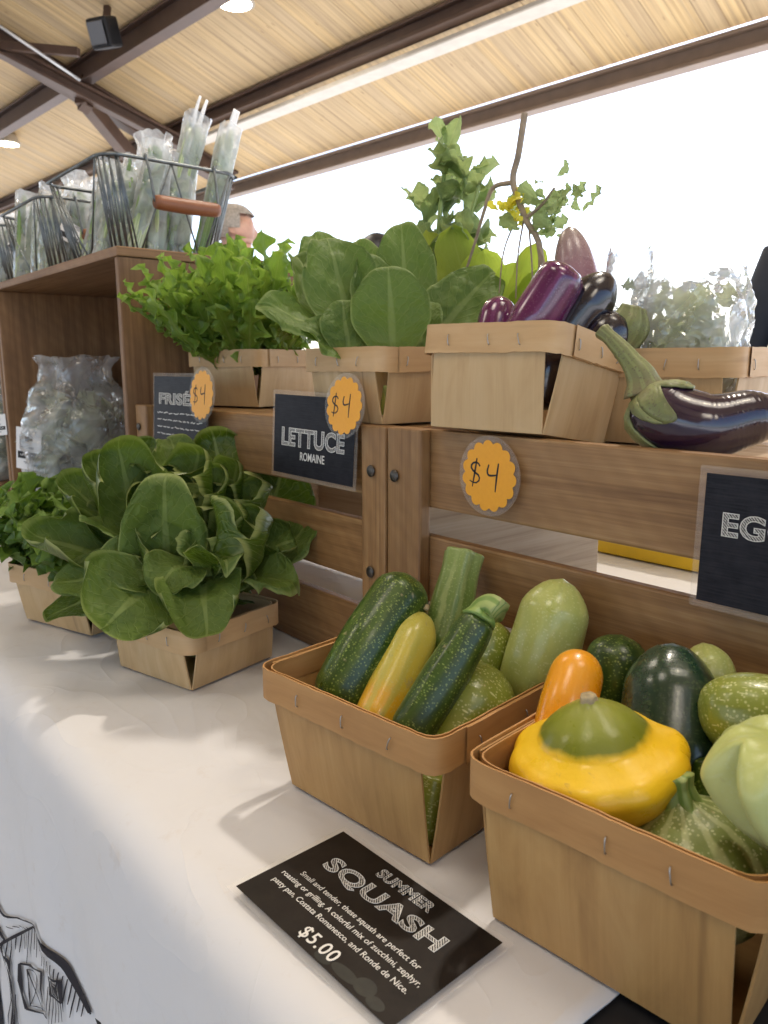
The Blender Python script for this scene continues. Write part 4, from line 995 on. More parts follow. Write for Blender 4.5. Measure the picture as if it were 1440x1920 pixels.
# ------------------------------------------------------------------ aubergines
def egg(label, pts, rs, mat, name='aubergine', k0=.5, k1=.5, shape=None): return tag(tubeobj(name, pts, blob(rs, k0, k1), mat, None, 130 if shape else 56, 40, shape), label, 'aubergine', 'aubergines')
egg('glossy violet aubergine leaning up out of the tilted basket', [P(968, 660, y=.515), P(1010, 590, y=.525), P(1068, 496, y=.54)], [(0, .019), (.45, .0215), (1, .0195)], M['egg_purple'], k1=.28)
e2 = egg('small violet aubergine end beside the romaine leaf in the tilted basket', [P(912, 690, y=.515), P(930, 610, y=.525), P(942, 558, y=.535)], [(0, .017), (.6, .0170), (1, .0130)], M['egg_purple'])
egg('black aubergine leaning right behind the violet one', [P(1030, 690, y=.545), P(1090, 590, y=.56), P(1145, 512, y=.575)], [(0, .021), (.6, .0215), (1, .014)], M['egg_black'])
e4 = egg('dark aubergine behind the basket rim with an olive calyx', [P(1080, 700, y=.55), P(1130, 640, y=.565), P(1165, 590, y=.578)], [(0, .019), (.6, .021), (1, .016)], M['egg_black'])
b = bmesh.new(); tube(b, [P(1150, 660, y=.575), P(1175, 610, y=.58), P(1186, 575, y=.583)], [(0, .014), (.5, .017), (1, .010)], 14, 20, ribs(.16, 5)); link('calyx', b, M['calyx'], e4, True)
egg('dark violet aubergine showing through the corner slit of the tilted basket', [P(1012, 770, y=.500), P(1022, 710, y=.502), P(1030, 640, y=.506)], [(0, .015), (.6, .017), (1, .015)], M['egg_black'])
# the curved one lying on the crate
ZT = .2445
p0, p1, p2, p3, p4 = P(1205, 733, y=.497), P(1248, 778, y=.500), P(1320, 800, y=.510), P(1395, 786, y=.528), P(1475, 772, y=.548)
eg = egg('long curved dark aubergine lying on the crate with its green stem over the basket', [p0, p1, p2, p3, p4], [(0, .0200), (.2, .0250), (.45, .0238), (.75, .0200), (1, .0175)], M['egg'], k0=.35, shape=lambda t, g: 1+.0028*min(1, max(0, (t-.45)*5))*math.sin(t*210+2.6*noise.noise(Vector((math.cos(g)*1.5, math.sin(g)*1.5, t*6))))+.012*noise.noise(Vector((math.cos(g), math.sin(g), t*5))))
b = bmesh.new()        # calyx: a cap with long pointed lobes, laid over the shoulder
path = spline([p0, p1, p2, p3, p4], 60); uv = uvl(b)
prof = blob([(0, .0200), (.2, .0250), (.45, .0238), (.75, .0200), (1, .0175)], .35, .5)
tan = lambda i: (path[min(i+1, 59)]-path[max(i-1, 0)]).normalized()
m = 60; rows = []
side = tan(0).cross(Vector((0, 0, 1))).normalized()
for i in range(0, 15):
    row = []
    for j in range(m+1):
        a = 2*math.pi*j/m
        lob = max(0, math.cos(2.5*(a-.35)))**.8 if False else abs(math.cos(2.5*(a-.2)))**1.4
        reach = .10+.26*lob
        t = i/14*reach; k = t*59; i0 = int(k); f = k-i0
        c_ = path[i0].lerp(path[min(i0+1, 59)], f); d = tan(i0); s_ = (side-d*side.dot(d)).normalized(); up = s_.cross(d)
        r = lerp_list(prof, t)+.0012+.0012*noise.noise(Vector((t*40, a*3, 0)))
        if i == 0: r = .009
        row.append(b.verts.new(c_+(s_*math.cos(a)+up*math.sin(a))*r-(d*.002 if i == 0 else d*0)))
    rows.append(row)
for i in range(14):
    for j in range(m):
        f = b.faces.new((rows[i][j], rows[i][j+1], rows[i+1][j+1], rows[i+1][j])); f.smooth = True
        for l, (ii, jj) in zip(f.loops, ((i, j), (i, j+1), (i+1, j+1), (i+1, j))): l[uv].uv = (ii/14, jj/m)
bmesh.ops.recalc_face_normals(b, faces=b.faces)
cal = link('calyx', b, M['calyx'], eg, True)
so_ = cal.modifiers.new('thickness', 'SOLIDIFY'); so_.thickness = .0016; so_.offset = -.2
b = bmesh.new(); tube(b, [p0+(p1-p0)*.10, P(1200, 705, y=.496), P(1178, 672, y=.494), P(1150, 640, y=.492), P(1128, 620, y=.491)], [(0, .0155), (.2, .0108), (.5, .0070), (.85, .0052), (1, .0060)], 30, 20, ribs(.07, 5)); bmesh.ops.recalc_face_normals(b, faces=b.faces)
st = link('stem', b, M['calyx'], cal, True)
#PART3
# ------------------------------------------------------------------ cards and price tags
def fit(o, w_=None, h_=None):
    """scale lettering about its middle to a width and cap height"""
    xs = [v.co.x for v in o.data.vertices]; ys = [v.co.y for v in o.data.vertices]
    cx, cy = (min(xs)+max(xs))/2, (min(ys)+max(ys))/2
    sx = w_/(max(xs)-min(xs)) if w_ else None; sy = h_/(max(ys)-min(ys)) if h_ else None
    sx = sx or sy; sy = sy or sx
    for v in o.data.vertices: v.co.x = cx+(v.co.x-cx)*sx; v.co.y = cy+(v.co.y-cy)*sy
    return o
TM = lambda x, y, z=.0010: Matrix.Translation((x, y, z))
def chalk(parent, s, x, y, w_, h_, outline=.00028, fat=.0004):
    """hatched chalk letters with a drawn outline"""
    size = .02
    a = text('chalk_lettering', s, size, TM(x, y, .00085), M['hatch'], parent, fat=size*.03, ext=.00004, space=1.06)
    b_ = text('chalk_outline', s, size, TM(x, y, .00095), M['chalk'], parent, fat=size*.03, outline=outline, space=1.06)
    fit(a, w_, h_); fit(b_, w_+outline, h_+outline if h_ else None)
def card(label, c_, ex, ey, w_, h_, mat, group='chalkboard style cards'):
    ex = Vector(ex).normalized(); ey = Vector(ey); ey = (ey-ex*ey.dot(ex)).normalized(); n = ex.cross(ey)
    cd = thing('sign_card', c_, label, 'sign', group, Matrix((ex, ey, n)).transposed())
    b = bmesh.new(); box(b, (0, 0, 0), (w_+.009, h_+.009, .0006), None, .0001); link('laminate', b, M['lam'], cd)
    b = bmesh.new(); box(b, (0, 0, .0005), (w_, h_, .0003), None, 0); link('printed_sheet', b, mat, cd)
    return cd
cd = card('black summer squash card lying flat on the tablecloth before the baskets', (-.307, .2415, .0030), (1, .035, 0), (-.035, 1, 0), .1370, .0830, M['card_w'])
chalk(cd, 'SUMMER', .002, .0305, .0460, .0082, .00016)
chalk(cd, 'SQUASH', .000, .0140, .0985, .0150, .00024)
for s_, y, w_ in (('Small and tender, these squash are perfect for', -.0050, .1035), ('roasting or grilling. A colorful mix of zucchini, zephyr,', -.0128, .1205), ('patty pan, Costata Romanesco, and Ronde de Nice.', -.0206, .1175)):
    fit(text('body_text', s_, .005, TM(0, y), M['chalk'], cd, fat=.00001, ext=.00003), w_)
fit(text('price_text', '$5.00', .008, TM(.003, -.0335), M['chalk'], cd, fat=.00008, space=1.1, ext=.00003), .0295)
b = bmesh.new()                                # faint printed vegetables along the lower edge
for x, y, sx, sy in ((.028, -.037, .010, .006), (.042, -.035, .007, .009), (.012, -.039, .006, .005), (.053, -.038, .006, .006)):
    r = bmesh.ops.create_circle(b, cap_ends=True, radius=1, segments=18); bmesh.ops.scale(b, vec=(sx, sy*.6, 1), verts=r['verts']); bmesh.ops.translate(b, vec=(x, y+.001, .00075+.00003*x*1000/50), verts=r['verts'])
link('faint_picture', b, plain('faint_print', (.013, .013, .009), .45, 0, 90, .5), cd)

cd = card('black aubergine card pinned at the right on the front board of the crate', (-.1650, .4570, .2058), (1, 0, 0), (0, .02, 1), .1370, .0810, M['card'])
q = P(1396, 992, y=.456); chalk(cd, 'EGGPLANT', .0, q.z-.2058, .1130, .0150, .00026)
cd = card('black romaine lettuce card half behind an orange price tag', (-.6595, .4560, .2390), (1, 0, -.012), (0, .05, 1), .1440, .0850, M['card'])
chalk(cd, 'LETTUCE', -.000, -.003, .1130, .0200, .00032)
fit(text('body_text', 'ROMAINE', .01, TM(.002, -.0215), M['chalk'], cd, fat=.0001, ext=.00003), .0440, .0088)
cd = card('black frisée card farthest left, behind the smaller looking price tag', (-.9700, .4560, .2550), (1, 0, .0), (0, .06, 1), .1560, .0880, M['card'])
chalk(cd, 'FRISÉE', -.004, .0130, .1150, .0190, .00032)
b = bmesh.new(); r = random.Random(2)           # small print, too blurred in the photograph to read
for k in range(4):
    x = -.066
    while x < .058-(.03 if k == 3 else 0):
        L = r.uniform(.006, .016); strokes(b, [[(x+.0022*i, -.0055-.0095*k+r.uniform(-.0010, .0010)) for i in range(int(L/.0022)+2)]], .0011, .0009, 10, False); x += L+.0045
link('small_print', b, M['chalk'], cd)

def price_tag(label, c_, rad, ex=(1, 0, 0), ey=(0, 0, 1), tilt=0., dollar=(0, 0), seed=1):
    ex = Vector(ex).normalized(); ey = Vector(ey); ey = (ey-ex*ey.dot(ex)).normalized(); n = ex.cross(ey)
    Q = Matrix((ex, ey, n)).transposed() @ Matrix.Rotation(tilt, 3, 'Z')
    tg = thing('price_tag', c_, label, 'price tag', 'orange price tags', Q)
    def disc(nm, rf, z0, z1, mat):
        b = bmesh.new(); N = 160; lo = [b.verts.new((math.cos(a)*rf(a), math.sin(a)*rf(a), z0)) for a in [2*math.pi*i/N for i in range(N)]]
        hi = [b.verts.new((v.co.x, v.co.y, z1)) for v in lo]
        b.faces.new(lo[::-1]); b.faces.new(hi)
        for i in range(N): b.faces.new((lo[i], lo[(i+1) % N], hi[(i+1) % N], hi[i]))
        return link(nm, b, mat, tg)
    disc('laminate', lambda a: rad*1.15, -.0003, .0003, M['lam'])
    disc('paper', lambda a: rad*(.90+.125*abs(math.cos(a*7.5))**.75), .00035, .0006, M['orange'])
    k = rad/.030*1.18; b = bmesh.new(); D = [[(-.0085, .0060), (-.0115, .0085), (-.0160, .0072), (-.0172, .0040), (-.0140, .0012), (-.0095, -.0008), (-.0085, -.0042), (-.0125, -.0070), (-.0180, -.0058)], [(-.0120, .0115), (-.0135, .0), (-.0150, -.0100)],
         [(.0000, .0085), (-.0012, .0035), (.0005, .0008), (.0050, .0012), (.0085, .0022)], [(.0090, .0105), (.0080, .0000), (.0075, -.0105)]]
    strokes(b, [[(x*k, y*k) for x, y in p] for p in D], (.0016)*k, .00075); link('handwriting', b, M['ink'], tg)
    return tg
price_tag('orange scalloped price tag on the crate board under the tilted basket', (-.4185, .4620, .2240), .0285, tilt=-.05)
price_tag('orange scalloped price tag overlapping the romaine lettuce card', (-.5930, .4480, .2745), .0272, ey=(0, .1, 1), tilt=.02)
price_tag('orange scalloped price tag overlapping the frisée card', (-.8870, .4480, .2770), .0300, ey=(0, .1, 1), tilt=.08)

# ------------------------------------------------------------------ wire baskets on the tall crates
ZB = .4835
def wire_basket(loc, label):
    wb = thing('wire_basket', loc, label, 'basket', 'wire baskets with wooden handles')
    LX, LY, H = .285, .235, .148                 # right face at local x = 0
    def ring(z, ins, r, n=48):
        pts = []; cor = .035
        x0, x1, y0, y1 = -LX+ins, -ins, ins, LY-ins
        for cx, cy, a0 in ((x1-cor, y0+cor, -90), (x1-cor, y1-cor, 0), (x0+cor, y1-cor, 90), (x0+cor, y0+cor, 180)):
            for k in range(7): a = R(a0+15*k); pts.append(Vector((cx+cor*math.cos(a), cy+cor*math.sin(a), z)))
        return pts+[pts[0]]
    b = bmesh.new(); top = ring(H, 0, 0); bot = ring(.004, .030, 0); mid = ring(H*.07, .028, 0)
    tube(b, top, .0030, 90, 8); tube(b, bot, .0024, 90, 6)
    link('rim', b, M['wire'], wb, True)
    b = bmesh.new(); n = 26; T_, B_ = spline(top, 2*n+1), spline(bot, 2*n+1)
    for i in range(0, 2*n, 2):
        for d in (-1, 1): tube(b, [T_[i], B_[(i+d) % (2*n)]], .0015, 2, 6)
    for k in range(7): x = -.03-(LX-.06)*k/6; tube(b, [(x, .03, .004), (x, LY-.03, .004)], .0014, 2, 6)
    link('mesh_sides', b, M['wire'], wb, True)
    for ya, yb, zz, nm in ((.070, .180, -.066, 'handle'),):
        b = bmesh.new(); tube(b, [(.002, ya-.004, H+.004), (.010, ya-.002, H-.02), (.020, ya, H+zz)], .0022, 12, 7); tube(b, [(.002, yb+.004, H+.004), (.010, yb+.002, H-.02), (.020, yb, H+zz)], .0022, 12, 7)
        tube(b, [(-.003, ya-.004, H), (.003, ya-.004, H+.006), (.004, ya-.004, H-.004)], .0022, 8, 7); tube(b, [(-.003, yb+.004, H), (.003, yb+.004, H+.006), (.004, yb+.004, H-.004)], .0022, 8, 7)
        hb = link('handle_wire', b, M['wire'], wb, True)
        b = bmesh.new(); tube(b, [(.020, ya, H+zz), (.020, (ya+yb)/2, H+zz-.001), (.020, yb, H+zz)], [(0, .0095), (.04, .0112), (.5, .0118), (.96, .0112), (1, .0095)], 20, 18); link('grip', b, M['grip'], hb, True)
    return wb
wb0 = wire_basket((-1.222, .472, ZB), 'nearest wire basket with a brown wooden grip, full of bagged leeks')
for k, lb in ((1, 'middle wire basket of bagged leeks, left of the one with the brown grip in view'), (2, 'farthest wire basket at the left edge of the photo')):
    c_ = copy_tree(wb0); c_.location = Vector((-1.222-.375*k, .472+.018*k, ZB)); c_['label'] = lb

M['leek'] = skin_mat('leek_skin', [(0, (.60, .62, .48)), (.35, (.42, .50, .26)), (.6, (.16, .26, .08)), (1, (.10, .19, .06))], (.5, .55, .35), (8, 20), .2, 8, (.22, .32, .12), .4, .1)
M['sleeve_label'] = M['label']
def sleeve(base, top, wid, dep, label, seed, flip=False, lab=None, open_top=True):
    """a clear tapered sleeve of leeks or spring onions, leaning in its basket"""
    base, top = Vector(base), Vector(top); z = (top-base).normalized(); L = (top-base).length
    x = Vector((0, 1, 0)); x = (x-z*x.dot(z)).normalized(); y = z.cross(x)
    sl = thing('bagged_leeks', base, label, 'bagged leeks', 'clear sleeves of leeks', Matrix((x, y, z)).transposed())
    r = random.Random(seed); b = bmesh.new(); n, m = 26, 28; rings = []
    for i in range(n+1):
        t = i/n; ring = []
        for j in range(m):
            a = 2*math.pi*j/m; ca, sa = math.cos(a), math.sin(a); e = .45
            px = math.copysign(abs(ca)**e, ca)*wid*(.72+.28*t); py = math.copysign(abs(sa)**e, sa)*dep*(.8+.25*math.sin(t*5+seed))
            k = 1+.10*noise.noise(Vector((ca*2+seed, sa*2, t*7)))
            ring.append(b.verts.new((px*k, py*k, L*t*(1.0)+.004*noise.noise(Vector((ca*3, sa*3, seed))))))
        rings.append(ring)
    for i in range(n):
        for j in range(m): f = b.faces.new((rings[i][j], rings[i][(j+1) % m], rings[i+1][(j+1) % m], rings[i+1][j])); f.smooth = True
    b.faces.new(rings[0][::-1])
    link('sleeve', b, M['film'], sl, True)
    b = bmesh.new()
    for k in range(7):
        ox, oy = r.uniform(-.6, .6)*wid, r.uniform(-.5, .5)*dep; rr_ = r.uniform(.0045, .0075); l2 = L*r.uniform(.82, .98)
        tube(b, [(ox, oy, .004), (ox*1.05, oy, l2*.5), (ox*1.15+r.uniform(-.004, .004), oy, l2)], [(0, rr_), (.6, rr_*.9), (1, rr_*.6)], 14, 10, None, True, *((1, 0) if flip else (0, 1)))
    st = link('leeks', b, M['leek'], sl, True)
    if flip:
        b = bmesh.new()
        for k in range(3):
            ox = r.uniform(-.3, .3)*wid; tube(b, [(ox, 0, L*.9), (ox*1.2, .001, L*1.04), (ox*1.3+.002, .002, L*1.13)], [(0, .004), (1, .0022)], 8, 8)
        link('leek_tips', b, M['label'], sl, True)
    if lab:
        t0, off, w_, h_ = lab
        lbm = bmesh.new(); box(lbm, (off, -dep*1.12-.001, L*t0), (w_, .0006, h_), None, .0001); lo = link('paper_label', lbm, M['label'], sl)
        lbm = bmesh.new(); box(lbm, (off, -dep*1.12-.0015, L*t0-h_*.22), (w_*.9, .0004, h_*.24), None, 0); link('label_print', lbm, M['ink'], lo)
        lbm = bmesh.new(); bmesh.ops.create_uvsphere(lbm, u_segments=10, v_segments=6, radius=h_*.09); bmesh.ops.scale(lbm, vec=(1.2, .05, 1), verts=lbm.verts); bmesh.ops.translate(lbm, vec=(off, -dep*1.12-.0014, L*t0+h_*.2), verts=lbm.verts); link('label_mark', lbm, M['ink'], lo)
    return sl
SLV = [((300, 500), (372, 218), -1.30, .021, .016, 'clear sleeve of leeks with white tips, tallest in the nearest wire basket', True, None),
       ((372, 500), (434, 238), -1.27, .018, .016, 'bluish clear sleeve of leeks beside the tallest one, rightmost in the wire basket', True, None),
       ((240, 500), (292, 300), -1.27, .018, .015, 'dark clear sleeve of leeks leaning behind the wire side of the nearest basket', False, None),
       ((330, 500), (350, 300), -1.38, .022, .018, 'clear sleeve of leeks behind the two tallest in the nearest basket', False, None),
       ((215, 500), (262, 300), -1.36, .026, .02, 'rounded clear sleeve of leeks with a white paper label in the nearest basket', False, (.70, 0, .040, .034)),
       ((185, 500), (225, 345), -1.33, .017, .015, 'short clear sleeve with a paper label at the left end of the nearest basket', False, (.62, .0, .034, .032)),
       ((100, 500), (150, 372), -1.68, .026, .02, 'clear sleeve with a paper label in the middle wire basket, on its left', False, (.55, 0, .042, .04)),
       ((140, 500), (165, 365), -1.74, .026, .02, 'pale rounded sleeve at the right end of the middle wire basket', False, None),
       ((85, 500), (125, 385), -1.82, .026, .02, 'clear sleeve in the middle of the second wire basket', False, None),
       ((15, 500), (55, 415), -2.05, .028, .02, 'clear sleeve with a paper label in the farthest wire basket', False, (.6, 0, .05, .045)),
       ((50, 500), (70, 408), -2.15, .028, .022, 'pale sleeve at the back of the farthest wire basket', False, None),
       ((-10, 500), (10, 420), -2.12, .03, .022, 'pale sleeve cut by the left edge of the photo in the farthest basket', False, None)]
for i, (a, c_, x, w_, d_, lb, fl, lab) in enumerate(SLV):
    p = P(a[0], a[1], x=x); q = P(c_[0], c_[1], x=x); p = q+(p-q)*((q.z-ZB-.006)/(q.z-p.z)); sleeve(p, q, w_, d_, lb, i+3, fl, lab)
# ------------------------------------------------------------------ clear bags of greens
def greens_bag(base, h, rx, ry, label, seed, leafmat, nl=34, lab=None, neck=True, yaw=0., film='bag', group='clear bags of greens', top_flat=False):
    bg = thing('produce_bag', base, label, 'plastic bag', group, Matrix.Rotation(yaw, 3, 'Z'))
    b = bmesh.new(); n, m = 46, 56; rings = []
    for i in range(n+1):
        t = i/n; ring = []
        if neck: r = lerp_list([(0, .80), (.15, 1.), (.45, 1.02), (.62, .96), (.76, .80), (.86, .62), (.93, .60), (1, .72)], t)
        else: r = lerp_list([(0, .80), (.15, .98), (.5, 1.), (.8, .97), (.93, .9), (1, .82 if top_flat else .4)], t)
        for j in range(m):
            a = 2*math.pi*j/m; ca, sa = math.cos(a), math.sin(a)
            v = Vector((ca*1.6+seed, sa*1.6, t*4.5)); k = 1+.13*noise.noise(v)+.11*abs(noise.noise(v*2.3))+.06*abs(noise.noise(v*5.))-.05+(.10 if t > .7 and neck else .0)*math.sin(a*7+seed+t*5)
            ring.append(b.verts.new((ca*rx*r*k, sa*ry*r*k, h*t+.012*t*noise.noise(Vector((ca*2, sa*2, seed+4))))))
        rings.append(ring)
    for i in range(n):
        for j in range(m): f = b.faces.new((rings[i][j], rings[i][(j+1) % m], rings[i+1][(j+1) % m], rings[i+1][j])); f.smooth = True
    b.faces.new(rings[0][::-1]); link('film', b, M[film], bg, True)
    b = bmesh.new(); r = random.Random(seed)
    for k in range(nl):
        a = r.uniform(0, 6.28); d = math.sqrt(r.random())*.62; hz = r.uniform(.05, .62 if neck else .82)*h
        p = Vector((math.cos(a)*d*rx, math.sin(a)*d*ry, hz)); dv_ = Vector((r.uniform(-1, 1), r.uniform(-1, 1), r.uniform(-.2, 1))).normalized()*min(rx, h*.3)*r.uniform(.4, .8)
        q = p+dv_; q.x = max(-rx*.6, min(rx*.6, q.x)); q.y = max(-ry*.6, min(ry*.6, q.y)); q.z = max(.01, min(h*(.7 if neck else .9), q.z))
        if (q-p).length < .01: continue
        leaf(b, p, q, r.uniform(.25, .45)*rx, (math.cos(a), math.sin(a), .3), cup=.6, ruf=.35, nu=14, nv=10, tone=r.uniform(0, .8), lobes=.3, jag=.3)
    link('leaves', b, leafmat, bg, True)
    if lab:
        c_, ex, ey, w_, h_ = lab; ex = Vector(ex).normalized(); ey = Vector(ey).normalized(); nn = ex.cross(ey)
        X = bg.matrix_world.inverted() @ (Matrix.Translation(c_) @ Matrix((ex, ey, nn)).transposed().to_4x4())
        lb = bmesh.new(); box(lb, (0, 0, 0), (w_, h_, .0006), None, .0001); lb.transform(X); lo = link('paper_label', lb, M['label'], bg)
        lb = bmesh.new(); box(lb, (0, -h_*.16, .0006), (w_*.86, h_*.17, .0004), None, 0)
        for k in range(4): box(lb, (-w_*.05+.02*w_*k, h_*(.04-.03*k)-(.30*h_ if k > 1 else 0), .0006), (w_*(.5-.06*k), h_*.012, .0004), None, 0)
        box(lb, (-w_*.06, h_*.24, .0006), (w_*.16, h_*.12, .0004), None, 0); box(lb, (w_*.08, h_*.23, .0006), (w_*.14, h_*.06, .0004), None, 0)
        strokes(lb, [[(-w_*.16, h_*.28), (0, h_*.36), (w_*.18, h_*.27)]], .0012, .0008)
        lb.transform(X); link('label_print', lb, M['ink'], lo)
        fr = bmesh.new()
        strokes(fr, [[(w_*(-.34+.085*k), -h_*(.18 if k % 2 else .14)), (w_*(-.30+.085*k), -h_*(.13 if k % 3 else .17)), (w_*(-.28+.085*k), -h_*.17)] for k in range(8)], .0010, .0009, 6); fr.transform(X); link('label_scrawl', fr, M['label'], lo)
    return bg
r = random.Random(12)
for (x0, n_, lb) in ((-1.225, 9, 'one of the clear leek sleeves packed into the nearest wire basket'), (-1.60, 9, 'one of the clear leek sleeves packed into the middle wire basket'), (-1.975, 8, 'one of the clear leek sleeves packed into the farthest wire basket')):
    for k in range(n_):
        bx, by = x0-.06-.17*(k % 3)/2-r.uniform(0, .02), .52+.05*(k//3)+r.uniform(-.01, .01)
        o = sleeve((bx, by, ZB+.006), (bx-r.uniform(-.01, .03), by+r.uniform(.01, .045), ZB+r.uniform(.145, .20)), r.uniform(.020, .026), r.uniform(.016, .02), lb, 50+k, False, (.62, 0, .034, .034) if k in (1, 5) else None)
for u, v, x, rr_, lb in ((285, 262, -1.42, .055, 'puffed clear bag with a twisted top at the back of the nearest wire basket'), (150, 335, -1.80, .062, 'puffed clear bag with a twisted top at the back of the middle wire basket')):
    q = P(u, v, x=x); greens_bag((q.x, q.y, ZB+.006), q.z-ZB, rr_, rr_*.8, lb, int(u), M['bagleaf'], 26, film='film', group='puffed bags in the wire baskets')
q = P(148, 770, y=.545)
greens_bag((q.x, q.y, .0165), .315, .172, .105, 'big clear bag of salad greens with a white label, inside the tall crate', 8, M['bagleaf'], 60, (P(54, 842, y=.425), (.75, .66, -.14), (.06, .06, 1), .052, .080), yaw=R(-35))
q = P(-8, 800, y=.53)
greens_bag((q.x-.02, q.y, .0165), .285, .085, .08, 'clear bag of greens at the left edge of the photo beside the bigger one', 15, M['bagleaf'], 30, (P(-4, 797, y=.432), (.75, .66, .1), (-.1, 0, 1), .04, .045))
q = P(1297, 640, y=.668)
greens_bag((-.3615, .6540, .2505), P(1297, 512, y=.668).z-.2505, .052, .045, 'square-topped clear bag of pale green leaves in the pale basket behind the aubergine', 23, M['pale'], 46, None, False, R(10), 'bag', top_flat=True)
q = P(1172, 640, y=.620)
greens_bag((q.x, q.y+.0, .2450), P(1165, 470, y=.62).z-.245, .024, .020, 'crumpled olive plastic bag between the tilted basket and the bag of pale leaves', 31, M['hazeleaf'], 20, None, False, 0, 'bag', top_flat=True)

# ------------------------------------------------------------------ tall greens standing behind the front baskets
def stalk(b, pts, r0, r1): tube(b, pts, [(0, r0), (1, r1)], 24, 10)
kb = thing('kale_bunch', P(850, 640, y=.70), 'tall leggy bunch of dark kale standing behind the upright romaine', 'greens'); kb.location.z = .2455
r = random.Random(4); b = bmesh.new(); lv = bmesh.new(); base = Vector(kb.location)
for (u, v), k in (((838, 268), 5), ((872, 292), 4), ((790, 345), 3), ((825, 330), 3), ((905, 320), 2)):
    tip = P(u, v, y=.71); mid = base.lerp(tip, .55)+Vector((r.uniform(-.01, .01), r.uniform(-.02, .02), 0)); stalk(b, [base+Vector((r.uniform(-.01, .01), r.uniform(-.01, .01), 0)), mid, tip], .0045, .0025)
    for i in range(k*4):
        f = r.uniform(.58, 1); p = base.lerp(mid, min(1, f/.55)) if f < .55 else mid.lerp(tip, (f-.55)/.45); a = r.uniform(0, 6.28); L = r.uniform(.020, .048)
        leaf(lv, p, p+Vector((math.cos(a)*L*.8, math.sin(a)*L*.8, L*r.uniform(.1, .9))), L*r.uniform(.30, .5), (-math.cos(a)*.5, -math.sin(a)*.5, 1), cup=.5, ruf=.35, nu=16, nv=10, arc=.3, frq=3., tone=r.uniform(-.2, .6))
link('stems', b, M['stem'], kb, True, False); link('leaves', lv, M['hazeleaf'], kb, True, False)
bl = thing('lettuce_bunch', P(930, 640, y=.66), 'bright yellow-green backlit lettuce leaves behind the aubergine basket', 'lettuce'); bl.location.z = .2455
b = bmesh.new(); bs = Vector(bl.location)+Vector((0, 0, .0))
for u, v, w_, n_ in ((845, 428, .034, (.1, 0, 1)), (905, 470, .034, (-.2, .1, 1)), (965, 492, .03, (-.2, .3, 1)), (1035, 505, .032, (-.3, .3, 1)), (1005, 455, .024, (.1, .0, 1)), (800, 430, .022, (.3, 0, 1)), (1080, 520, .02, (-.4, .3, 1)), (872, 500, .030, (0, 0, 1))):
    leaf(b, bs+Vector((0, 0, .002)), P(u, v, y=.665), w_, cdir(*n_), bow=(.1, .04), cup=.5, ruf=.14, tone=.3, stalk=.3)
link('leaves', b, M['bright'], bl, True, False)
ds = thing('flowering_stalk', P(985, 640, y=.645), 'dry forked flower stalk with yellow blossoms rising above the aubergines', 'plant'); ds.location.z = .2455
b = bmesh.new(); bs = Vector(ds.location); fork = P(962, 342, y=.645)
stalk(b, [bs, P(1015, 500, y=.65), P(985, 410, y=.648), fork, P(972, 290, y=.645), P(984, 212, y=.645)], .0030, .0034)
stalk(b, [fork, P(925, 352, y=.645), P(908, 395, y=.645), P(892, 450, y=.645), P(862, 545, y=.65)], .0026, .0014)
stalk(b, [P(985, 410, y=.648), P(1015, 385, y=.65), P(1040, 352, y=.652)], .002, .0012)
for k in range(0, 7, 2): stalk(b, [P(975+k*4, 395+k*6, y=.648), P(945+k*13, 470+k*5, y=.645), P(935+k*16, 560, y=.64)], .0010, .0007)
link('stem', b, plain('dry_stalk', (.30, .23, .16), .7, 0, 60, .3), ds, True, False)
r = random.Random(9); b = bmesh.new(); b2 = bmesh.new()
for k in range(30):
    u, v = r.gauss(958, 16), r.gauss(392, 20); p = P(u, v, y=.645+r.uniform(-.012, .012)); a = r.uniform(0, 6.28); L = r.uniform(.008, .016)
    leaf(b, p, p+Vector((math.cos(a)*L, math.sin(a)*L, r.uniform(-.3, 1)*L)), L*.4, (r.uniform(-1, 1), -1, .4), cup=.4, ruf=.3, nu=6, nv=6)
for k in range(40):
    u, v = r.gauss(1028, 26), r.gauss(395, 26); p = P(u, v, y=.652+r.uniform(-.015, .015)); a = r.uniform(0, 6.28); L = r.uniform(.010, .024)
    leaf(b2, p, p+Vector((math.cos(a)*L, math.sin(a)*L, r.uniform(-.3, 1)*L)), L*.4, (r.uniform(-1, 1), -1, .4), cup=.6, ruf=.3, nu=8, nv=6, jag=.4)
t = NT('yellow_blossom'); d1 = t.pbr((.75, .68, .06), .6); d2 = t.n('BsdfTranslucent', {'Color': (.8, .75, .1)}); mx = t.n('MixShader', {0: .5}); t.put(mx.inputs[1], d1.outputs[0]); t.put(mx.inputs[2], d2.outputs[0]); M['blossom'] = t.done(mx)
link('blossoms', b, M['blossom'], ds, True, False); link('leaves', b2, M['hazeleaf'], ds, True, False)
M['egg_pink'] = skin_mat('faded_pink_skin', [(0, (.22, .07, .12)), (.6, (.27, .13, .16)), (1, (.26, .21, .17))], (.5, .4, .4), (20, 20), .3, 0, None, .3, .3)
egg('faded pink aubergine standing tallest behind the violet one', [P(1085, 660, y=.615), P(1082, 540, y=.62), P(1066, 425, y=.625)], [(0, .020), (.5, .0215), (1, .0135)], M['egg_pink'], k1=.5)

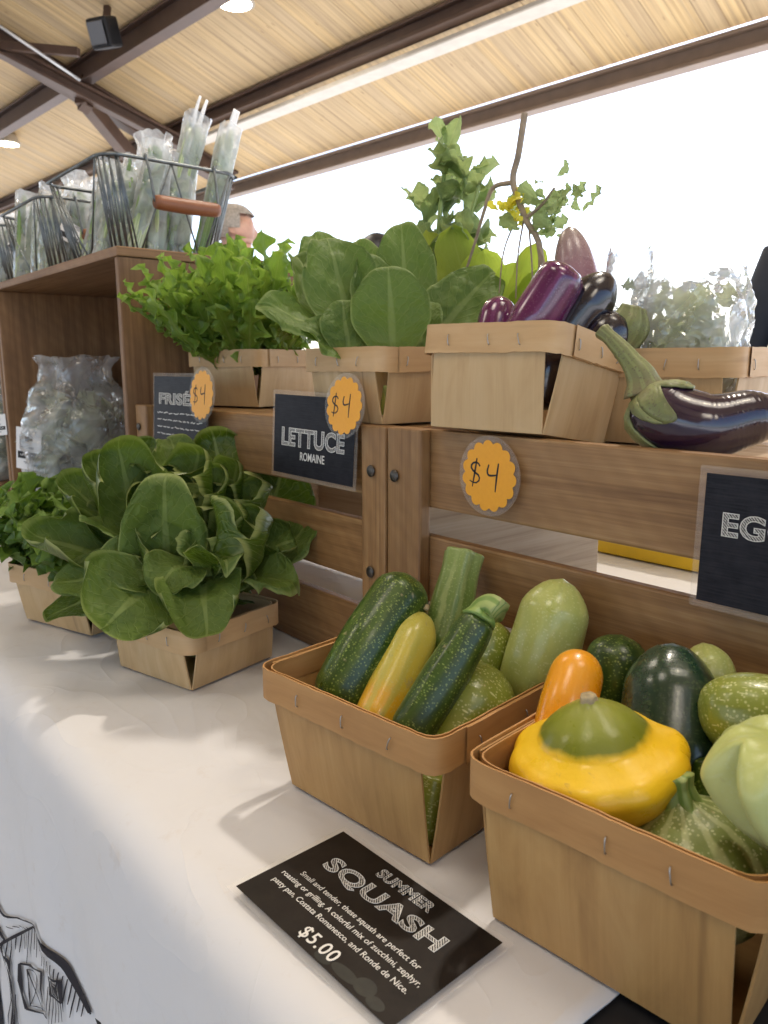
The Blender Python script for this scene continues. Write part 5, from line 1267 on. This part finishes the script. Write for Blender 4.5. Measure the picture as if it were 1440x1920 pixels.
# yellow tub behind the crate, seen through its gap
tubb = thing('plastic_tub', (-.66, 1.185, .0), 'yellow plastic tub at the back of the table, seen through the crate gap', 'tub')
b = bmesh.new(); ZT_ = .10
def rr(hx, hy, z, c_=.02): return [Vector((sx*(hx-c_)+c_*math.cos(a), sy*(hy-c_)+c_*math.sin(a), z)) for sx, sy, a0 in ((1, 1, 0), (-1, 1, 90), (-1, -1, 180), (1, -1, 270)) for a in [R(a0+18*k) for k in range(6)]]
loops = [[b.verts.new(p) for p in rr(hx, hy, z)] for hx, hy, z in ((.18, .08, .002), (.20, .095, .10), (.212, .107, .101), (.212, .107, .112), (.197, .092, .112), (.176, .076, .006))]
for A_, B_ in zip(loops, loops[1:]):
    for i in range(len(A_)): b.faces.new((A_[i], A_[(i+1) % len(A_)], B_[(i+1) % len(A_)], B_[i]))
b.faces.new(loops[0][::-1]); b.faces.new(loops[-1]); bmesh.ops.recalc_face_normals(b, faces=b.faces)
link('body', b, plain('yellow_plastic', (.75, .50, .02), .4, 0, 30, .06), tubb)
b = bmesh.new(); tube(b, [(-.06, -.108, .09), (-.05, -.118, .07), (.05, -.118, .07), (.06, -.108, .09)], .005, 20, 8); link('handle', b, M['black'], tubb, True)

# ------------------------------------------------------------------ people beyond the stall
def person(loc, yaw, height, top, trousers, skin, hair, label, bald=False, seed=1, holdup=0.):
    pr = thing('person', loc, label, 'person', 'people beyond the stall', Matrix.Rotation(yaw, 3, 'Z'))
    k = height/1.75
    J = {'pel': (0, 0, .95, .125), 'wai': (0, .0, 1.08, .115), 'che': (0, .01, 1.28, .135), 'shc': (0, .005, 1.41, .095), 'nek': (0, .0, 1.485, .056), 'skb': (0, -.008, 1.545, .064), 'skm': (0, -.012, 1.625, .084), 'skt': (0, -.004, 1.685, .074), 'skx': (0, .0, 1.722, .050), 'sky': (0, .002, 1.742, .018), 'blt': (0, 0, 1.03, .112), 'hem': (0, 0, .84, .128), 'col': (0, .002, 1.462, .058),
         'shl': (-.17, 0, 1.40, .062), 'ell': (-.24, .02, 1.13, .042), 'wrl': (-.25, -.05, .89, .029), 'hal': (-.25, -.07, .80, .030), 'shr': (.17, 0, 1.40, .062), 'elr': (.24, .02, 1.13, .042), 'wrr': (.25, -.05, .89, .029), 'har': (.25, -.07, .80, .030),
         'hil': (-.09, 0, .90, .085), 'knl': (-.10, -.01, .50, .058), 'anl': (-.10, .02, .09, .040), 'tol': (-.11, -.13, .035, .034), 'hir': (.09, 0, .90, .085), 'knr': (.10, -.01, .50, .058), 'anr': (.10, .02, .09, .040), 'tor': (.11, -.13, .035, .034),
         'nos': (0, -.118, 1.605, .012), 'chi': (0, -.066, 1.535, .032), 'earl': (-.086, .005, 1.615, .015), 'earr': (.086, .005, 1.615, .015)}
    body = [('pel', 'wai'), ('wai', 'che'), ('che', 'shc'), ('shc', 'nek'), ('nek', 'skb'), ('skb', 'skm'), ('skm', 'skt'), ('skt', 'skx'), ('skx', 'sky'), ('shc', 'shl'), ('shl', 'ell'), ('ell', 'wrl'), ('wrl', 'hal'), ('shc', 'shr'), ('shr', 'elr'), ('elr', 'wrr'), ('wrr', 'har'),
            ('pel', 'hil'), ('hil', 'knl'), ('knl', 'anl'), ('anl', 'tol'), ('pel', 'hir'), ('hir', 'knr'), ('knr', 'anr'), ('anr', 'tor'), ('skm', 'nos'), ('skb', 'chi'), ('skm', 'earl'), ('skm', 'earr')]
    for s_, sx in (('l', -1), ('r', 1)):
        for fi, (dx, dz, L) in enumerate(((-.016, -.085, 1), (-.005, -.095, 1), (.006, -.09, 1), (.016, -.075, 1))):
            x, y, z, _ = J['ha'+s_]; n1, n2 = f'f{s_}{fi}a', f'f{s_}{fi}b'
            J[n1] = (x+dx*.9, y-.012, z+dz*.5, .0095); J[n2] = (x+dx, y-.03, z+dz, .008); body += [('ha'+s_, n1), (n1, n2)]
        x, y, z, _ = J['ha'+s_]; J['th'+s_] = (x-sx*.028, y-.025, z-.02, .010); body.append(('ha'+s_, 'th'+s_))
    def grow(edges, infl, name, mat, over=None):
        nm = []
        for e in edges:
            for q in e:
                if q not in nm: nm.append(q)
        nm.sort(key=lambda q: q != edges[0][0])
        me = bpy.data.meshes.new('tmp_sk'); me.from_pydata([Vector((over or {}).get(q, J[q])[:3])*k for q in nm], [(nm.index(a), nm.index(c_)) for a, c_ in edges], [])
        o = bpy.data.objects.new('tmp_sk', me); COL.objects.link(o); md = o.modifiers.new('s', 'SKIN'); md.use_smooth_shade = True
        for i, q in enumerate(nm):
            rr_ = ((over or {}).get(q, J[q])[3]+infl)*k; sv = me.skin_vertices[0].data[i]; sv.radius = (rr_, rr_*(1.18 if q in ('skm', 'skt', 'skb') else .82 if q in ('wai', 'che', 'pel') else 1)); sv.use_root = i == 0
        if True:
            for i, q in enumerate(nm):
                if q in ('che', 'wai', 'pel', 'hem', 'blt'): me.skin_vertices[0].data[i].radius = ((J[q][3]+infl)*k*1.25, (J[q][3]+infl)*k*.85)
        o.modifiers.new('ss', 'SUBSURF').levels = 2; o.modifiers['ss'].render_levels = 2
        dg = bpy.context.evaluated_depsgraph_get(); m2 = bpy.data.meshes.new_from_object(o.evaluated_get(dg)); bpy.data.objects.remove(o)
        m2.name = name; m2.materials.clear(); m2.materials.append(mat); smooth(m2); q = bpy.data.objects.new(name, m2); COL.objects.link(q); q.parent = pr
        return q
    grow(body, 0, 'body', skin)
    J2 = dict(J)
    grow([('pel', 'wai'), ('pel', 'hem'), ('wai', 'che'), ('che', 'shc'), ('shc', 'col'), ('shc', 'shl'), ('shl', 'ell'), ('ell', 'wrl'), ('shc', 'shr'), ('shr', 'elr'), ('elr', 'wrr')], .014, 'jacket', top)
    grow([('pel', 'blt'), ('pel', 'hil'), ('hil', 'knl'), ('knl', 'anl'), ('pel', 'hir'), ('hir', 'knr'), ('knr', 'anr')], .012, 'trousers', trousers)
    b = bmesh.new(); bmesh.ops.create_uvsphere(b, u_segments=24, v_segments=14, radius=.1)
    for v in b.verts:
        v.co = Vector((v.co.x*.94, v.co.y*1.12, v.co.z*1.02))*(1+.05*noise.noise(v.co*30+Vector((seed, 0, 0))))
    kill = [v for v in b.verts if (v.co.z < -.025 and v.co.y < .022) or (v.co.y < -.050 and v.co.z < .042) or v.co.z < -.070]
    bmesh.ops.delete(b, geom=kill, context='VERTS')
    for v in b.verts: v.co += Vector((0, .002, 1.652)); v.co *= k
    link('hair', b, hair, pr, True)
    return pr
M['skin'] = plain('skin', (.46, .27, .20), .5, 0, 30, .1, **{'Subsurface Weight': .1})
M['tan_shirt'] = plain('tan_shirt', (.42, .24, .15), .85, 0, 20, .1); M['dark_jacket'] = plain('dark_blue_jacket', (.012, .016, .026), .8, 0, 20, .2)
M['jeans'] = plain('dark_trousers', (.03, .035, .05), .85, 0, 30, .2); M['grey_hair'] = plain('grey_hair', (.28, .25, .22), .7, 0, 80, .3); M['black_hair'] = plain('black_hair', (.010, .010, .013), .5, 0, 80, .3)
q = P(440, 428, d=4.1); person((q.x, q.y, GZ), R(150), (q.z-GZ)/1.64*1.75, M['tan_shirt'], M['jeans'], M['skin'], M['grey_hair'], 'person in a tan top with short grey hair, standing behind the wire basket', False, 2)
q = P(708, 470, d=4.4); person((q.x, q.y, GZ), R(200), (q.z-GZ)/1.66*1.75, M['dark_jacket'], M['jeans'], M['skin'], M['black_hair'], 'person with dark hair, mostly hidden behind the upright romaine', False, 5)
q = P(1582, 470, d=2.2); person((q.x, q.y, GZ), R(35), (q.z-GZ)/1.43*1.75, M['dark_jacket'], M['jeans'], M['skin'], M['black_hair'], 'person in a dark blue jacket at the right edge of the photo', False, 8)
